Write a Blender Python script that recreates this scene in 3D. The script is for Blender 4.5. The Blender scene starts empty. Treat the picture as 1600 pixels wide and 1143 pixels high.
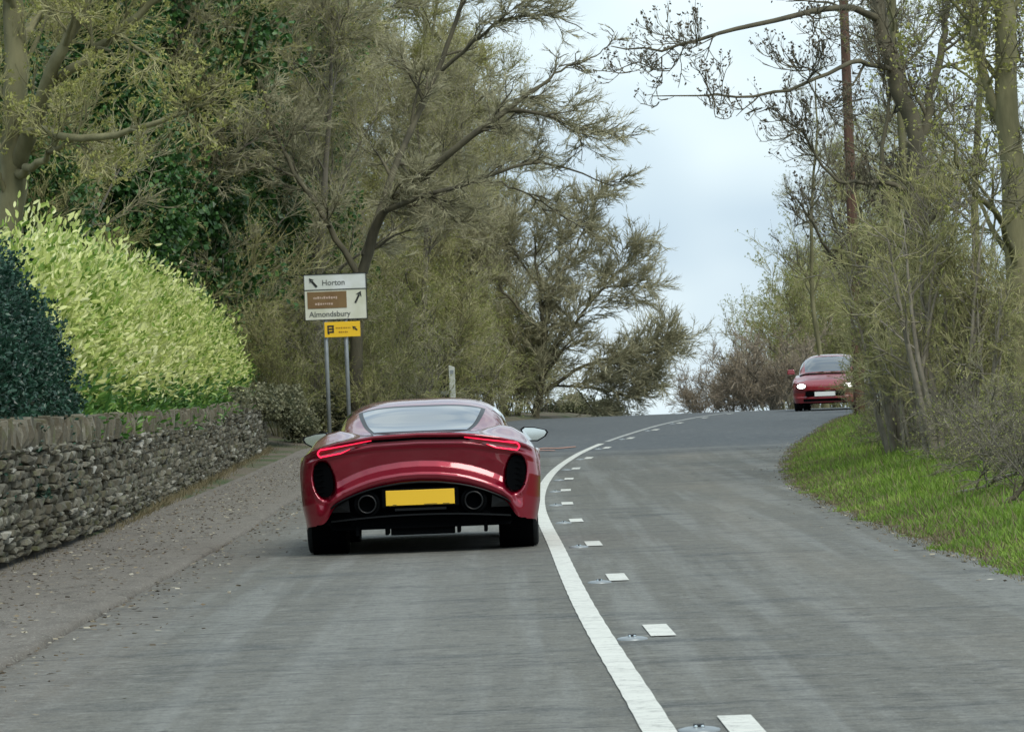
import bpy, math, random
import numpy as np
from mathutils import Matrix, Vector

rng = np.random.default_rng(7)
random.seed(7)
R = math.radians
sc = bpy.context.scene
col = sc.collection

# ------------------------------------------------------------------ camera, sky, sun, exposure
F_PX, EYE, ROLL, PITCH = 6430.0, 1.21, 2.2, 0.388
cam = bpy.data.cameras.new('camera')
cam.sensor_width = 36.0
cam.lens = 36.0 * F_PX / 1600.0
cam.clip_start = 0.5
cam.clip_end = 9000
cam_ob = bpy.data.objects.new('camera', cam)
col.objects.link(cam_ob)
cam_ob.matrix_world = (Matrix.Translation((0, 0, EYE)) @ Matrix.Rotation(R(90 + PITCH), 4, 'X')
                       @ Matrix.Rotation(R(-ROLL), 4, 'Z'))
sc.camera = cam_ob
cam.dof.use_dof = True
cam.dof.focus_distance = 33.0
cam.dof.aperture_fstop = 20.0

SUN_EL, SUN_AZ = 48.0, 150.0          # azimuth clockwise from +Y (view direction)
world = bpy.data.worlds.new('World')
sc.world = world
world.use_nodes = True
wn = world.node_tree
wn.nodes.clear()
wo = wn.nodes.new('ShaderNodeOutputWorld')
bg = wn.nodes.new('ShaderNodeBackground')
bg.inputs['Strength'].default_value = 0.1
sky = wn.nodes.new('ShaderNodeTexSky')
sky.sky_type = 'NISHITA'
sky.sun_disc = False
sky.sun_elevation = R(SUN_EL)
sky.sun_rotation = R(SUN_AZ)
tc = wn.nodes.new('ShaderNodeTexCoord')
mp = wn.nodes.new('ShaderNodeMapping')
mp.inputs['Scale'].default_value = (1, 1, 1.6)
nz = wn.nodes.new('ShaderNodeTexNoise')
nz.inputs['Scale'].default_value = 9.0
nz.inputs['Detail'].default_value = 3.0
nz.inputs['Roughness'].default_value = 0.45
rp = wn.nodes.new('ShaderNodeValToRGB')
rp.color_ramp.elements[0].position = 0.40
rp.color_ramp.elements[0].color = (4.6, 5.8, 6.8, 1)
rp.color_ramp.elements[1].position = 0.60
rp.color_ramp.elements[1].color = (6.9, 8.0, 8.4, 1)
mx = wn.nodes.new('ShaderNodeMix')
mx.data_type = 'RGBA'
mx.inputs[0].default_value = 0.9
L = wn.links.new
L(tc.outputs['Generated'], mp.inputs['Vector'])
L(mp.outputs[0], nz.inputs['Vector'])
L(nz.outputs[0], rp.inputs[0])
L(sky.outputs[0], mx.inputs[6])
L(rp.outputs[0], mx.inputs[7])
L(mx.outputs[2], bg.inputs['Color'])
L(bg.outputs[0], wo.inputs['Surface'])

sun = bpy.data.lights.new('sun', 'SUN')
sun.energy = 1.5
sun.angle = R(28)
sun.color = (1.0, 0.95, 0.86)
so = bpy.data.objects.new('sun', sun)
col.objects.link(so)
sd = Vector((math.sin(R(SUN_AZ)) * math.cos(R(SUN_EL)), math.cos(R(SUN_AZ)) * math.cos(R(SUN_EL)), math.sin(R(SUN_EL))))
so.rotation_euler = (-sd).to_track_quat('-Z', 'Y').to_euler()
so.location = (0, 0, 60)

sc.view_settings.view_transform = 'Standard'
sc.view_settings.look = 'None'
sc.view_settings.exposure = 0.42
sc.view_settings.gamma = 1.0
sc.view_settings.use_curve_mapping = False
sc.cycles.max_bounces = 5
sc.cycles.diffuse_bounces = 3
sc.cycles.glossy_bounces = 3
sc.cycles.transparent_max_bounces = 6


def at(px, py, d):
    """world point at distance d along the road seen at this place of the photograph (survey helper)"""
    c, s = math.cos(R(ROLL)), math.sin(R(ROLL))
    dx, dy = px - 800.0, 571.5 - py
    ux, uy = dx * c + dy * s, -dx * s + dy * c
    return np.array([ux / F_PX * d, d, EYE + d * (uy + 43.5) / F_PX])


# ------------------------------------------------------------------ helpers
def tag(o, label=None, cat=None, group=None, kind=None):
    if label: o['label'] = label
    if cat: o['category'] = cat
    if group: o['group'] = group
    if kind: o['kind'] = kind
    return o


def link(o, parent=None):
    col.objects.link(o)
    if parent: o.parent = parent
    return o


def empty(name, loc=(0, 0, 0), rz=0.0, **kw):
    o = bpy.data.objects.new(name, None)
    o.location = loc
    o.rotation_euler = (0, 0, rz)
    link(o)
    return tag(o, **kw)


def mesh(name, V, F, mats, mi=None, smooth=False):
    """V (n,3); F list of arrays of equal-length faces, or a list of index lists"""
    me = bpy.data.meshes.new(name)
    V = np.asarray(V, dtype=np.float32)
    if isinstance(F, np.ndarray): F = [F]
    if len(F) and isinstance(F[0], np.ndarray):
        loops = np.concatenate([f.ravel() for f in F]).astype(np.int32)
        tot = np.concatenate([np.full(len(f), f.shape[1]) for f in F]).astype(np.int32)
        start = np.concatenate([[0], np.cumsum(tot)[:-1]]).astype(np.int32)
        me.vertices.add(len(V)); me.vertices.foreach_set('co', V.ravel())
        me.loops.add(len(loops)); me.loops.foreach_set('vertex_index', loops)
        me.polygons.add(len(tot)); me.polygons.foreach_set('loop_start', start)
        me.polygons.foreach_set('loop_total', tot)
        me.update(calc_edges=True)
    else:
        me.from_pydata(V.tolist(), [], [list(f) for f in F])
        me.update()
    for m in (mats if isinstance(mats, (list, tuple)) else [mats]): me.materials.append(m)
    if mi is not None: me.polygons.foreach_set('material_index', np.asarray(mi, dtype=np.int32))
    me.polygons.foreach_set('use_smooth', np.full(len(me.polygons), bool(smooth)))
    return me


def ob(name, me, parent=None, **kw):
    o = bpy.data.objects.new(name, me)
    link(o, parent)
    return tag(o, **kw)


class MB:
    def __init__(s): s.v = []; s.f = []; s.m = []
    def add(s, v, f, m=0):
        n = len(s.v); s.v += [tuple(map(float, p)) for p in v]
        s.f += [[i + n for i in q] for q in f]; s.m += [m] * len(f)
    def box(s, c, d, m=0, taper=1.0, rot=None):
        x, y, z = d[0] / 2, d[1] / 2, d[2] / 2
        P = [(-x, -y, -z), (x, -y, -z), (x, y, -z), (-x, y, -z), (-x * taper, -y * taper, z), (x * taper, -y * taper, z), (x * taper, y * taper, z), (-x * taper, y * taper, z)]
        if rot is not None: P = [rot @ Vector(p) for p in P]
        P = [(p[0] + c[0], p[1] + c[1], p[2] + c[2]) for p in P]
        s.add(P, [(0, 3, 2, 1), (4, 5, 6, 7), (0, 1, 5, 4), (1, 2, 6, 5), (2, 3, 7, 6), (3, 0, 4, 7)], m)
    def lathe(s, c, prof, n=32, axis='X', m=0):
        """prof: list of (radius, offset along axis)"""
        P = []
        for r, a in prof:
            for k in range(n):
                t = 2 * math.pi * k / n
                u, w = r * math.cos(t), r * math.sin(t)
                P.append({'X': (a, u, w), 'Y': (u, a, w), 'Z': (u, w, a)}[axis])
        P = [(p[0] + c[0], p[1] + c[1], p[2] + c[2]) for p in P]
        f = []
        for i in range(len(prof) - 1):
            for k in range(n):
                a, b = i * n + k, i * n + (k + 1) % n
                f.append((a, b, b + n, a + n))
        s.add(P, f, m)
    def tube(s, pts, r, n=8, m=0):
        pts = np.asarray(pts, float)
        r = np.broadcast_to(r, (len(pts),))
        V, F = tubes(pts[None], r[None], n)
        s.add(V, F.tolist(), m)
    def build(s, name, mats, parent=None, smooth=False, bevel=0.0, **kw):
        me = mesh(name, s.v, s.f, mats, s.m, smooth)
        o = ob(name, me, parent, **kw)
        if bevel:
            b = o.modifiers.new('bevel', 'BEVEL'); b.width = bevel; b.segments = 2; b.limit_method = 'ANGLE'
        return o


def norm(a):
    return a / np.maximum(np.linalg.norm(a, axis=-1, keepdims=True), 1e-9)


def tubes(P, Rr, k=3, tip=False):
    """N polylines of M points -> tapered tubes with k sides. tip=True closes the end in a point."""
    N, M, _ = P.shape
    T = norm(np.gradient(P, axis=1))
    ref = norm(np.random.default_rng(N * 31 + M).normal(size=(N, 1, 3)) + np.array([0.2, 0.1, 0.0]))
    n1 = norm(np.cross(T, np.broadcast_to(ref, T.shape)))
    n2 = np.cross(T, n1)
    if tip:
        a = np.arange(k) * 2 * np.pi / k
        ring = P[:, :-1, None] + Rr[:, :-1, None, None] * (np.cos(a)[:, None] * n1[:, :-1, None] + np.sin(a)[:, None] * n2[:, :-1, None])
        V = np.concatenate([ring.reshape(N, -1, 3), P[:, -1:]], axis=1)
        per = (M - 1) * k + 1
        base = (np.arange(N) * per)[:, None, None]
        j = np.arange(k); fs = []
        if M > 2:
            m = np.arange(M - 2)[:, None]
            q = np.stack([m * k + j, m * k + (j + 1) % k, (m + 1) * k + (j + 1) % k, (m + 1) * k + j], -1).reshape(1, -1, 4)
            fs.append((q + base).reshape(-1, 4))
        b0 = (M - 2) * k
        t = np.stack([b0 + j, b0 + (j + 1) % k, np.full(k, per - 1)], -1)[None]
        fs.append((t + base).reshape(-1, 3))
        return V.reshape(-1, 3), fs
    a = np.arange(k) * 2 * np.pi / k
    V = P[:, :, None] + Rr[:, :, None, None] * (np.cos(a)[:, None] * n1[:, :, None] + np.sin(a)[:, None] * n2[:, :, None])
    m = np.arange(M - 1)[:, None]; j = np.arange(k)
    q = np.stack([m * k + j, m * k + (j + 1) % k, (m + 1) * k + (j + 1) % k, (m + 1) * k + j], -1).reshape(1, -1, 4)
    return V.reshape(-1, 3), (q + (np.arange(N) * M * k)[:, None, None]).reshape(-1, 4)


class Acc:
    """collects vertex/face arrays"""
    def __init__(s): s.V = []; s.F3 = []; s.F4 = []; s.m3 = []; s.m4 = []; s.n = 0
    def add(s, V, F, m=0):
        if isinstance(F, np.ndarray): F = [F]
        for f in F:
            (s.F4 if f.shape[1] == 4 else s.F3).append(f + s.n)
            (s.m4 if f.shape[1] == 4 else s.m3).append(np.full(len(f), m))
        s.V.append(V); s.n += len(V)
    def mesh(s, name, mats, smooth=False):
        F = []; mi = []
        if s.F4: F.append(np.concatenate(s.F4)); mi += s.m4
        if s.F3: F.append(np.concatenate(s.F3)); mi += s.m3
        return mesh(name, np.concatenate(s.V), F, mats, np.concatenate(mi), smooth)


def leaf_quads(C, size, up=None, spread=1.0, aspect=0.45, rg=rng, folded=False):
    """leaf blades at C (n,3): folded diamonds; up = preferred direction of the leaf's length"""
    n = len(C)
    d = rg.normal(size=(n, 3)) * spread
    if up is not None: d = d + up
    d = norm(d)
    s = norm(np.cross(d, rg.normal(size=(n, 3))))
    w = np.cross(d, s)
    size = np.broadcast_to(np.asarray(size, float).reshape(-1, 1), (n, 1))
    if not folded:
        V = np.stack([C, C + d * size * .5 + s * size * aspect * .5 + w * size * .06, C + d * size - w * size * .05, C + d * size * .5 - s * size * aspect * .5 + w * size * .06], 1)
        return V.reshape(-1, 3), (np.arange(4)[None] + (np.arange(n) * 4)[:, None])
    V = np.stack([C, C + d * size, C + d * size * .3 + s * size * aspect * .45 + w * size * .1, C + d * size * .72 + s * size * aspect * .42 + w * size * .08,
                  C + d * size * .3 - s * size * aspect * .45 + w * size * .1, C + d * size * .72 - s * size * aspect * .42 + w * size * .08], 1)
    q = np.array([[0, 2, 3, 1], [0, 1, 5, 4]])
    return V.reshape(-1, 3), (q[None] + (np.arange(n) * 6)[:, None, None]).reshape(-1, 4)


def sstep(a, b, x):
    t = np.clip((np.asarray(x, float) - a) / (b - a), 0, 1)
    return t * t * (3 - 2 * t)


# ------------------------------------------------------------------ materials
def nodes_of(m):
    m.use_nodes = True
    nt = m.node_tree
    return nt, nt.nodes['Principled BSDF']


def mat(name, c, rough=0.8, metal=0.0, coat=0.0, c2=None, scale=8.0, bump=0.0, bscale=None, spec=0.5, emit=None, es=0.0, stretch=None, detail=6):
    m = bpy.data.materials.new(name)
    nt, b = nodes_of(m)
    b.inputs['Base Color'].default_value = (*c, 1)
    b.inputs['Roughness'].default_value = rough
    b.inputs['Metallic'].default_value = metal
    b.inputs['Specular IOR Level'].default_value = spec
    b.inputs['Coat Weight'].default_value = coat
    b.inputs['Coat Roughness'].default_value = 0.03
    if emit: b.inputs['Emission Color'].default_value = (*emit, 1); b.inputs['Emission Strength'].default_value = es
    if c2 is not None or bump:
        t = nt.nodes.new('ShaderNodeTexCoord'); mp_ = nt.nodes.new('ShaderNodeMapping')
        if stretch: mp_.inputs['Scale'].default_value = stretch
        nt.links.new(t.outputs['Object'], mp_.inputs['Vector'])
    if c2 is not None:
        n = nt.nodes.new('ShaderNodeTexNoise'); n.inputs['Scale'].default_value = scale; n.inputs['Detail'].default_value = detail
        r = nt.nodes.new('ShaderNodeValToRGB')
        r.color_ramp.elements[0].position = 0.35; r.color_ramp.elements[1].position = 0.65
        r.color_ramp.elements[0].color = (*c, 1); r.color_ramp.elements[1].color = (*c2, 1)
        nt.links.new(mp_.outputs[0], n.inputs['Vector']); nt.links.new(n.outputs[0], r.inputs[0])
        nt.links.new(r.outputs[0], b.inputs['Base Color'])
    if bump:
        n = nt.nodes.new('ShaderNodeTexNoise'); n.inputs['Scale'].default_value = bscale or scale * 4; n.inputs['Detail'].default_value = 5
        u = nt.nodes.new('ShaderNodeBump'); u.inputs['Strength'].default_value = bump; u.inputs['Distance'].default_value = 0.02
        nt.links.new(mp_.outputs[0], n.inputs['Vector']); nt.links.new(n.outputs[0], u.inputs['Height'])
        nt.links.new(u.outputs[0], b.inputs['Normal'])
    return m


def leafmat(name, stops, rough=0.6, trans=0.3, patch=0.35, pscale=0.8, spec=0.4):
    """colour drawn per leaf, shifted by a soft patch pattern through the plant"""
    m = bpy.data.materials.new(name)
    nt, b = nodes_of(m)
    g = nt.nodes.new('ShaderNodeNewGeometry')
    t = nt.nodes.new('ShaderNodeTexCoord')
    n = nt.nodes.new('ShaderNodeTexNoise'); n.inputs['Scale'].default_value = pscale; n.inputs['Detail'].default_value = 3
    nt.links.new(t.outputs['Object'], n.inputs['Vector'])
    mr = nt.nodes.new('ShaderNodeMapRange'); mr.inputs[1].default_value = 0.3; mr.inputs[2].default_value = 0.7
    nt.links.new(n.outputs[0], mr.inputs[0])
    mxx = nt.nodes.new('ShaderNodeMix'); mxx.inputs[0].default_value = patch
    nt.links.new(g.outputs['Random Per Island'], mxx.inputs[2]); nt.links.new(mr.outputs[0], mxx.inputs[3])
    r = nt.nodes.new('ShaderNodeValToRGB')
    els = r.color_ramp.elements
    els[0].position = stops[0][0]; els[0].color = (*stops[0][1], 1)
    els[1].position = stops[-1][0]; els[1].color = (*stops[-1][1], 1)
    for p, c in stops[1:-1]:
        e = els.new(p); e.color = (*c, 1)
    nt.links.new(mxx.outputs[0], r.inputs[0])
    nt.links.new(r.outputs[0], b.inputs['Base Color'])
    b.inputs['Roughness'].default_value = rough
    b.inputs['Specular IOR Level'].default_value = spec
    if trans:
        tr = nt.nodes.new('ShaderNodeBsdfTranslucent'); ms = nt.nodes.new('ShaderNodeMixShader')
        ms.inputs[0].default_value = trans
        nt.links.new(r.outputs[0], tr.inputs['Color'])
        out = nt.nodes['Material Output']
        nt.links.new(b.outputs[0], ms.inputs[1]); nt.links.new(tr.outputs[0], ms.inputs[2]); nt.links.new(ms.outputs[0], out.inputs['Surface'])
    return m


class G:
    """small helper for hand-built material graphs"""
    def __init__(s, m): s.m = m; s.nt, s.b = nodes_of(m); s.t = s.nt.nodes.new('ShaderNodeTexCoord').outputs['Object']
    def noise(s, scale, stretch=(1, 1, 1), detail=5, rough=0.6, dist=0.0):
        mp_ = s.nt.nodes.new('ShaderNodeMapping'); mp_.inputs['Scale'].default_value = stretch
        s.nt.links.new(s.t, mp_.inputs['Vector'])
        n = s.nt.nodes.new('ShaderNodeTexNoise'); n.inputs['Scale'].default_value = scale; n.inputs['Detail'].default_value = detail
        n.inputs['Roughness'].default_value = rough; n.inputs['Distortion'].default_value = dist
        s.nt.links.new(mp_.outputs[0], n.inputs['Vector'])
        return n.outputs[0]
    def remap(s, v, a, b, c=0.0, d=1.0):
        r = s.nt.nodes.new('ShaderNodeMapRange')
        r.inputs[1].default_value = a; r.inputs[2].default_value = b; r.inputs[3].default_value = c; r.inputs[4].default_value = d
        s.nt.links.new(v, r.inputs[0]); return r.outputs[0]
    def mix(s, f, a, b, mode='MIX'):
        x = s.nt.nodes.new('ShaderNodeMix'); x.data_type = 'RGBA'; x.blend_type = mode
        for i, v in ((0, f), (6, a), (7, b)):
            if isinstance(v, (int, float)): x.inputs[i].default_value = v
            elif isinstance(v, tuple): x.inputs[i].default_value = (*v, 1)
            else: s.nt.links.new(v, x.inputs[i])
        return x.outputs[2]
    def math(s, op, a, b=0.0):
        x = s.nt.nodes.new('ShaderNodeMath'); x.operation = op
        for i, v in ((0, a), (1, b)):
            if isinstance(v, (int, float)): x.inputs[i].default_value = v
            else: s.nt.links.new(v, x.inputs[i])
        return x.outputs[0]
    def xyz(s):
        x = s.nt.nodes.new('ShaderNodeSeparateXYZ'); s.nt.links.new(s.t, x.inputs[0]); return x.outputs
    def attr(s, name):
        x = s.nt.nodes.new('ShaderNodeAttribute'); x.attribute_name = name; return x.outputs['Fac']
    def bump(s, h, strength, dist=0.01):
        u = s.nt.nodes.new('ShaderNodeBump'); u.inputs['Strength'].default_value = strength; u.inputs['Distance'].default_value = dist
        s.nt.links.new(h, u.inputs['Height']); s.nt.links.new(u.outputs[0], s.b.inputs['Normal'])
    def color(s, c): s.nt.links.new(c, s.b.inputs['Base Color'])
    def rough(s, c): s.nt.links.new(c, s.b.inputs['Roughness'])


def asphalt():
    m = bpy.data.materials.new('worn_asphalt'); g = G(m)
    x, y, z = g.xyz()
    base = g.mix(g.noise(0.35, (1, .25, 1)), (.108, .106, .088), (.176, .170, .140))
    streak = g.remap(g.noise(3.2, (1, .022, 1), 4), .47, .60)
    base = g.mix(g.math('MULTIPLY', streak, .55), base, (.245, .25, .23))
    # dark tyre-scrubbed cross marks and patches
    dark = g.remap(g.noise(1.1, (.5, 1.0, 1), 6, .7), .52, .66)
    base = g.mix(g.math('MULTIPLY', dark, .7), base, (.055, .062, .062))
    # dusty brown bands along the wheel tracks, offset u across the road
    u = g.attr('across')
    tan = g.remap(g.noise(.9, (1, .12, 1), 3), .42, .62)
    band = g.math('MULTIPLY', g.remap(g.math('ABSOLUTE', g.math('SUBTRACT', u, 1.55)), .75, .1), tan)
    base = g.mix(g.math('MULTIPLY', band, .6), base, (.215, .195, .155))
    band2 = g.remap(g.math('ABSOLUTE', g.math('SUBTRACT', u, -1.35)), .8, .15)
    base = g.mix(g.math('MULTIPLY', band2, .35), base, (.20, .20, .18))
    edge = g.remap(g.math('ADD', u, g.math('MULTIPLY', g.noise(1.7, (1, .3, 1)), .7)), -2.05, -2.5)
    base = g.mix(g.math('MULTIPLY', edge, .6), base, (.15, .125, .095))
    # stone chippings
    sp = g.noise(55, (1, 1, 1), 2, .8)
    base = g.mix(g.remap(sp, .58, .75), base, (.33, .33, .31))
    base = g.mix(g.remap(sp, .42, .28), base, (.035, .038, .04))
    coarse = g.noise(9, (.8, 1.0, 1), 6, .85)
    base = g.mix(g.remap(coarse, .5, .68, 0, .7), base, (.05, .056, .055))
    base = g.mix(g.remap(coarse, .47, .33, 0, .6), base, (.24, .245, .225))
    # newer, bluer surfacing laid from the joint onwards, with a pale worn joint line
    wob = g.math('ADD', y, g.math('MULTIPLY', g.noise(.7, (1, 0, 1), 2), 2.2))
    new = g.remap(wob, 69.0, 75.0)
    fresh = g.mix(g.noise(.5, (1, .2, 1)), (.082, .094, .10), (.122, .134, .14))
    base = g.mix(new, base, fresh)
    j = g.remap(g.math('ABSOLUTE', g.math('SUBTRACT', wob, 73.4)), .5, .2)
    base = g.mix(g.math('MULTIPLY', j, g.remap(g.noise(3), .35, .6, .1, .55)), base, (.23, .23, .21))
    j2 = g.remap(g.math('ABSOLUTE', g.math('SUBTRACT', wob, 71.6)), .5, .15)
    base = g.mix(g.math('MULTIPLY', j2, .4), base, (.045, .05, .052))
    # coarse aggregate lost and patched by weather: small dark pits and pale chips
    pit = g.noise(13, (1, 1, 1), 8, .95)
    base = g.mix(g.remap(pit, .54, .60, 0, .45), base, (.035, .038, .038))
    base = g.mix(g.remap(pit, .46, .40, 0, .45), base, (.30, .30, .275))
    pit2 = g.noise(5.5, (1, .9, 1), 4, .75)
    base = g.mix(g.remap(pit2, .56, .66, 0, .4), base, (.04, .043, .043))
    base = g.mix(g.remap(pit2, .44, .34, 0, .4), base, (.28, .28, .25))
    # thin cracks across the lane
    ck = g.math('ABSOLUTE', g.math('SUBTRACT', g.noise(.55, (.35, 2.2, 1), 5, .6), .5))
    base = g.mix(g.remap(ck, .006, .001, 0, .65), base, (.03, .033, .035))
    g.color(base)
    g.b.inputs['Roughness'].default_value = .78
    g.b.inputs['Specular IOR Level'].default_value = .35
    g.bump(g.math('ADD', sp, g.math('MULTIPLY', coarse, 1.2)), .5, .012)
    return m


def footway_mat():
    m = bpy.data.materials.new('dirty_footway'); g = G(m)
    base = g.mix(g.noise(.7, (1, .3, 1)), (.15, .13, .105), (.215, .195, .165))
    base = g.mix(g.remap(g.noise(5, (1, .4, 1), 6, .75), .5, .72), base, (.085, .075, .06))
    base = g.mix(g.remap(g.noise(11, (1, .6, 1), 4, .75), .56, .7, 0, .8), base, (.26, .24, .20))
    base = g.mix(g.remap(g.noise(60, detail=1), .62, .72), base, (.40, .38, .33))
    g.color(base); g.b.inputs['Roughness'].default_value = .95
    g.bump(g.noise(25, detail=6, rough=.8), .7, .03)
    return m


def ground_mat():
    m = bpy.data.materials.new('earth_and_leaf_mould'); g = G(m)
    base = g.mix(g.noise(1.3), (.12, .10, .07), (.18, .155, .11))
    base = g.mix(g.remap(g.noise(.5, detail=4), .45, .6), base, (.055, .085, .025))
    base = g.mix(g.remap(g.noise(14, detail=5, rough=.8), .52, .7, 0, .6), base, (.19, .16, .11))
    g.color(base); g.b.inputs['Roughness'].default_value = .95
    g.bump(g.noise(9, detail=6, rough=.8), .8, .05)
    return m


def paint_line(name, c, wear=.5):
    m = bpy.data.materials.new(name); g = G(m)
    n = g.remap(g.noise(16, (1, .8, 1), 8, .9), .545, .62)
    crack = g.remap(g.math('ABSOLUTE', g.math('SUBTRACT', g.noise(3.2, (.25, 1.6, 1), 4, .7), .5)), .016, .004)
    f = g.math('MINIMUM', g.math('ADD', n, g.math('MULTIPLY', crack, .8)), 1.0)
    c1 = g.mix(g.noise(4), c, tuple(v * .82 for v in c))
    g.color(g.mix(g.math('MULTIPLY', f, wear), c1, (.16, .155, .14)))
    g.b.inputs['Roughness'].default_value = .7
    g.bump(g.noise(50, detail=3), .3, .004)
    return m


def stone_mat(name, stops, obj_rand=True):
    m = bpy.data.materials.new(name); g = G(m)
    nt = g.nt
    gi = nt.nodes.new('ShaderNodeNewGeometry').outputs['Random Per Island']
    oi = nt.nodes.new('ShaderNodeObjectInfo').outputs['Random']
    r = g.math('FRACT', g.math('ADD', gi, oi))
    rp_ = nt.nodes.new('ShaderNodeValToRGB'); els = rp_.color_ramp.elements
    els[0].position = stops[0][0]; els[0].color = (*stops[0][1], 1)
    els[1].position = stops[-1][0]; els[1].color = (*stops[-1][1], 1)
    for p, c in stops[1:-1]: els.new(p).color = (*c, 1)
    nt.links.new(r, rp_.inputs[0])
    geo = nt.nodes.new('ShaderNodeNewGeometry')
    def wnoise(scale, det=5):
        n = nt.nodes.new('ShaderNodeTexNoise'); n.inputs['Scale'].default_value = scale; n.inputs['Detail'].default_value = det; n.inputs['Roughness'].default_value = .7
        nt.links.new(geo.outputs['Position'], n.inputs['Vector']); return n.outputs[0]
    c = g.mix(g.remap(wnoise(14), .4, .65, 0, .55), rp_.outputs[0], (.10, .10, .075))
    c = g.mix(g.remap(wnoise(5), .53, .68, 0, .75), c, (.13, .145, .06))      # moss and algae
    c = g.mix(g.remap(wnoise(9), .62, .70, 0, .85), c, (.42, .41, .35))        # pale lichen
    g.color(c); g.b.inputs['Roughness'].default_value = .92
    g.bump(wnoise(45), .6, .02)
    return m


M = {}
M['asphalt'] = asphalt()
M['footway'] = footway_mat()
M['earth'] = ground_mat()
M['line'] = paint_line('road_paint_white', (.74, .74, .67), .6)
M['line_old'] = paint_line('road_paint_worn', (.50, .51, .48), .9)
M['orange'] = paint_line('orange_streak', (.72, .36, .26), .6)  # flat orange streaks on the road, broken up by noise
M['kerb'] = mat('kerb_concrete', (.085, .075, .06), .9, c2=(.20, .188, .16), scale=3.0, bump=.5, bscale=30)
M['stone'] = stone_mat('wall_stone', [(0, (.085, .075, .05)), (.35, (.15, .135, .095)), (.6, (.125, .118, .09)), (.8, (.20, .185, .135)), (.93, (.36, .345, .28)), (1, (.55, .54, .48))])
M['coping'] = stone_mat('coping_stone', [(0, (.09, .082, .055)), (.5, (.15, .13, .09)), (.85, (.19, .17, .12)), (1, (.27, .25, .19))])
M['core'] = mat('wall_core_dark', (.03, .028, .022), .95)  # dark backing inset behind the stone faces
M['red'] = mat('metallic_red_paint', (.25, .0008, .018), .36, metal=.5, coat=1.0, spec=.4)
M['red'].node_tree.nodes['Principled BSDF'].inputs['Coat IOR'].default_value = 1.65
M['red2'] = mat('red_car_paint', (.26, .012, .02), .3, coat=1.0)
M['black_gloss'] = mat('black_gloss_plastic', (.003, .0035, .004), .3, spec=.25)
M['black'] = mat('black_matt_plastic', (.0015, .002, .0025), .8, spec=.04)
M['rubber'] = mat('tyre_rubber', (.012, .015, .017), .75, spec=.3)
M['alloy'] = mat('dark_alloy', (.08, .08, .085), .35, metal=.9)
M['steel'] = mat('exhaust_steel', (.035, .035, .035), .35, metal=1)
M['glass'] = mat('tinted_car_glass', (.012, .016, .020), .03, spec=1.0, coat=1.0)
M['glass'].node_tree.nodes['Principled BSDF'].inputs['Coat IOR'].default_value = 2.6
M['mirror'] = mat('mirror_glass', (.82, .88, .88), .03, metal=1)
M['plate'] = mat('yellow_number_plate', (.82, .50, .02), .4)
M['plate_w'] = mat('white_number_plate', (.8, .82, .8), .4)
M['tail'] = mat('lit_tail_lamp', (.6, .01, .03), .2, emit=(1.0, .02, .07), es=1.5)
M['lens'] = mat('red_lamp_lens', (.16, .004, .010), .12, coat=1)
M['head'] = mat('lit_headlamp', (.9, .9, .9), .2, emit=(1, .98, .94), es=5)
M['pole_wood'] = mat('creosoted_pole', (.085, .045, .030), .85, c2=(.15, .085, .055), scale=3, stretch=(4, 4, .5), bump=.5, bscale=20)
M['galv'] = mat('galvanised_steel', (.36, .39, .40), .45, metal=.4, c2=(.28, .31, .32), scale=6)
M['sign_white'] = mat('sign_white', (.72, .76, .74), .5, c2=(.58, .62, .54), scale=2.2)
M['sign_cream'] = mat('sign_weathered_white', (.60, .62, .48), .5, c2=(.72, .73, .62), scale=3)
M['sign_brown'] = mat('sign_brown', (.17, .095, .035), .5, c2=(.22, .14, .055), scale=3)
M['sign_yellow'] = mat('sign_yellow', (.90, .56, .02), .5)
M['ink'] = mat('sign_black', (.02, .022, .02), .5)
M['pale_ink'] = mat('sign_faded_lettering', (.55, .42, .33), .5)
M['grey_ink'] = mat('sign_grey_lettering', (.13, .14, .13), .5)
M['white_post'] = mat('white_post_paint', (.55, .58, .52), .6, c2=(.42, .45, .38), scale=9)
M['bark_olive'] = mat('algae_green_bark', (.11, .105, .05), .9, c2=(.24, .225, .12), scale=3, bump=.7, bscale=16, stretch=(1, 1, .35))
M['bark_grey'] = mat('grey_bark', (.11, .10, .075), .9, c2=(.19, .175, .135), scale=3, bump=.6, bscale=16, stretch=(1, 1, .35))
M['bark_dark'] = mat('dark_bark', (.07, .064, .042), .9, c2=(.145, .13, .08), scale=3, bump=.7, bscale=16, stretch=(1, 1, .35))
M['dead_wood'] = mat('bleached_dead_wood', (.19, .17, .13), .9, c2=(.30, .27, .21), scale=5, bump=.5)
M['twig_olive'] = leafmat('olive_twigs', [(0, (.19, .18, .08)), (.5, (.32, .305, .14)), (1, (.50, .475, .26))], .85, 0, .5, .6)
M['twig_grey'] = leafmat('grey_brown_twigs', [(0, (.19, .178, .105)), (.5, (.33, .312, .19)), (1, (.50, .48, .32))], .85, 0, .5, .6)
M['twig_dark'] = leafmat('dark_twigs', [(0, (.08, .072, .048)), (.5, (.155, .14, .095)), (1, (.27, .25, .175))], .85, 0, .4, .6)
M['twig_red'] = leafmat('reddish_twigs', [(0, (.19, .155, .115)), (.5, (.28, .235, .175)), (1, (.38, .33, .25))], .85, 0, .5, .6)
M['bud'] = leafmat('opening_buds', [(0, (.20, .21, .05)), (.5, (.34, .35, .10)), (1, (.55, .52, .20))], .6, .35, .3)
M['bud_dark'] = leafmat('green_shoots', [(0, (.17, .20, .05)), (.5, (.29, .31, .09)), (1, (.44, .45, .17))], .6, .35, .3)
M['bud_brown'] = leafmat('swelling_buds', [(0, (.06, .05, .035)), (1, (.16, .13, .08))], .6, .1, .3)
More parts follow.
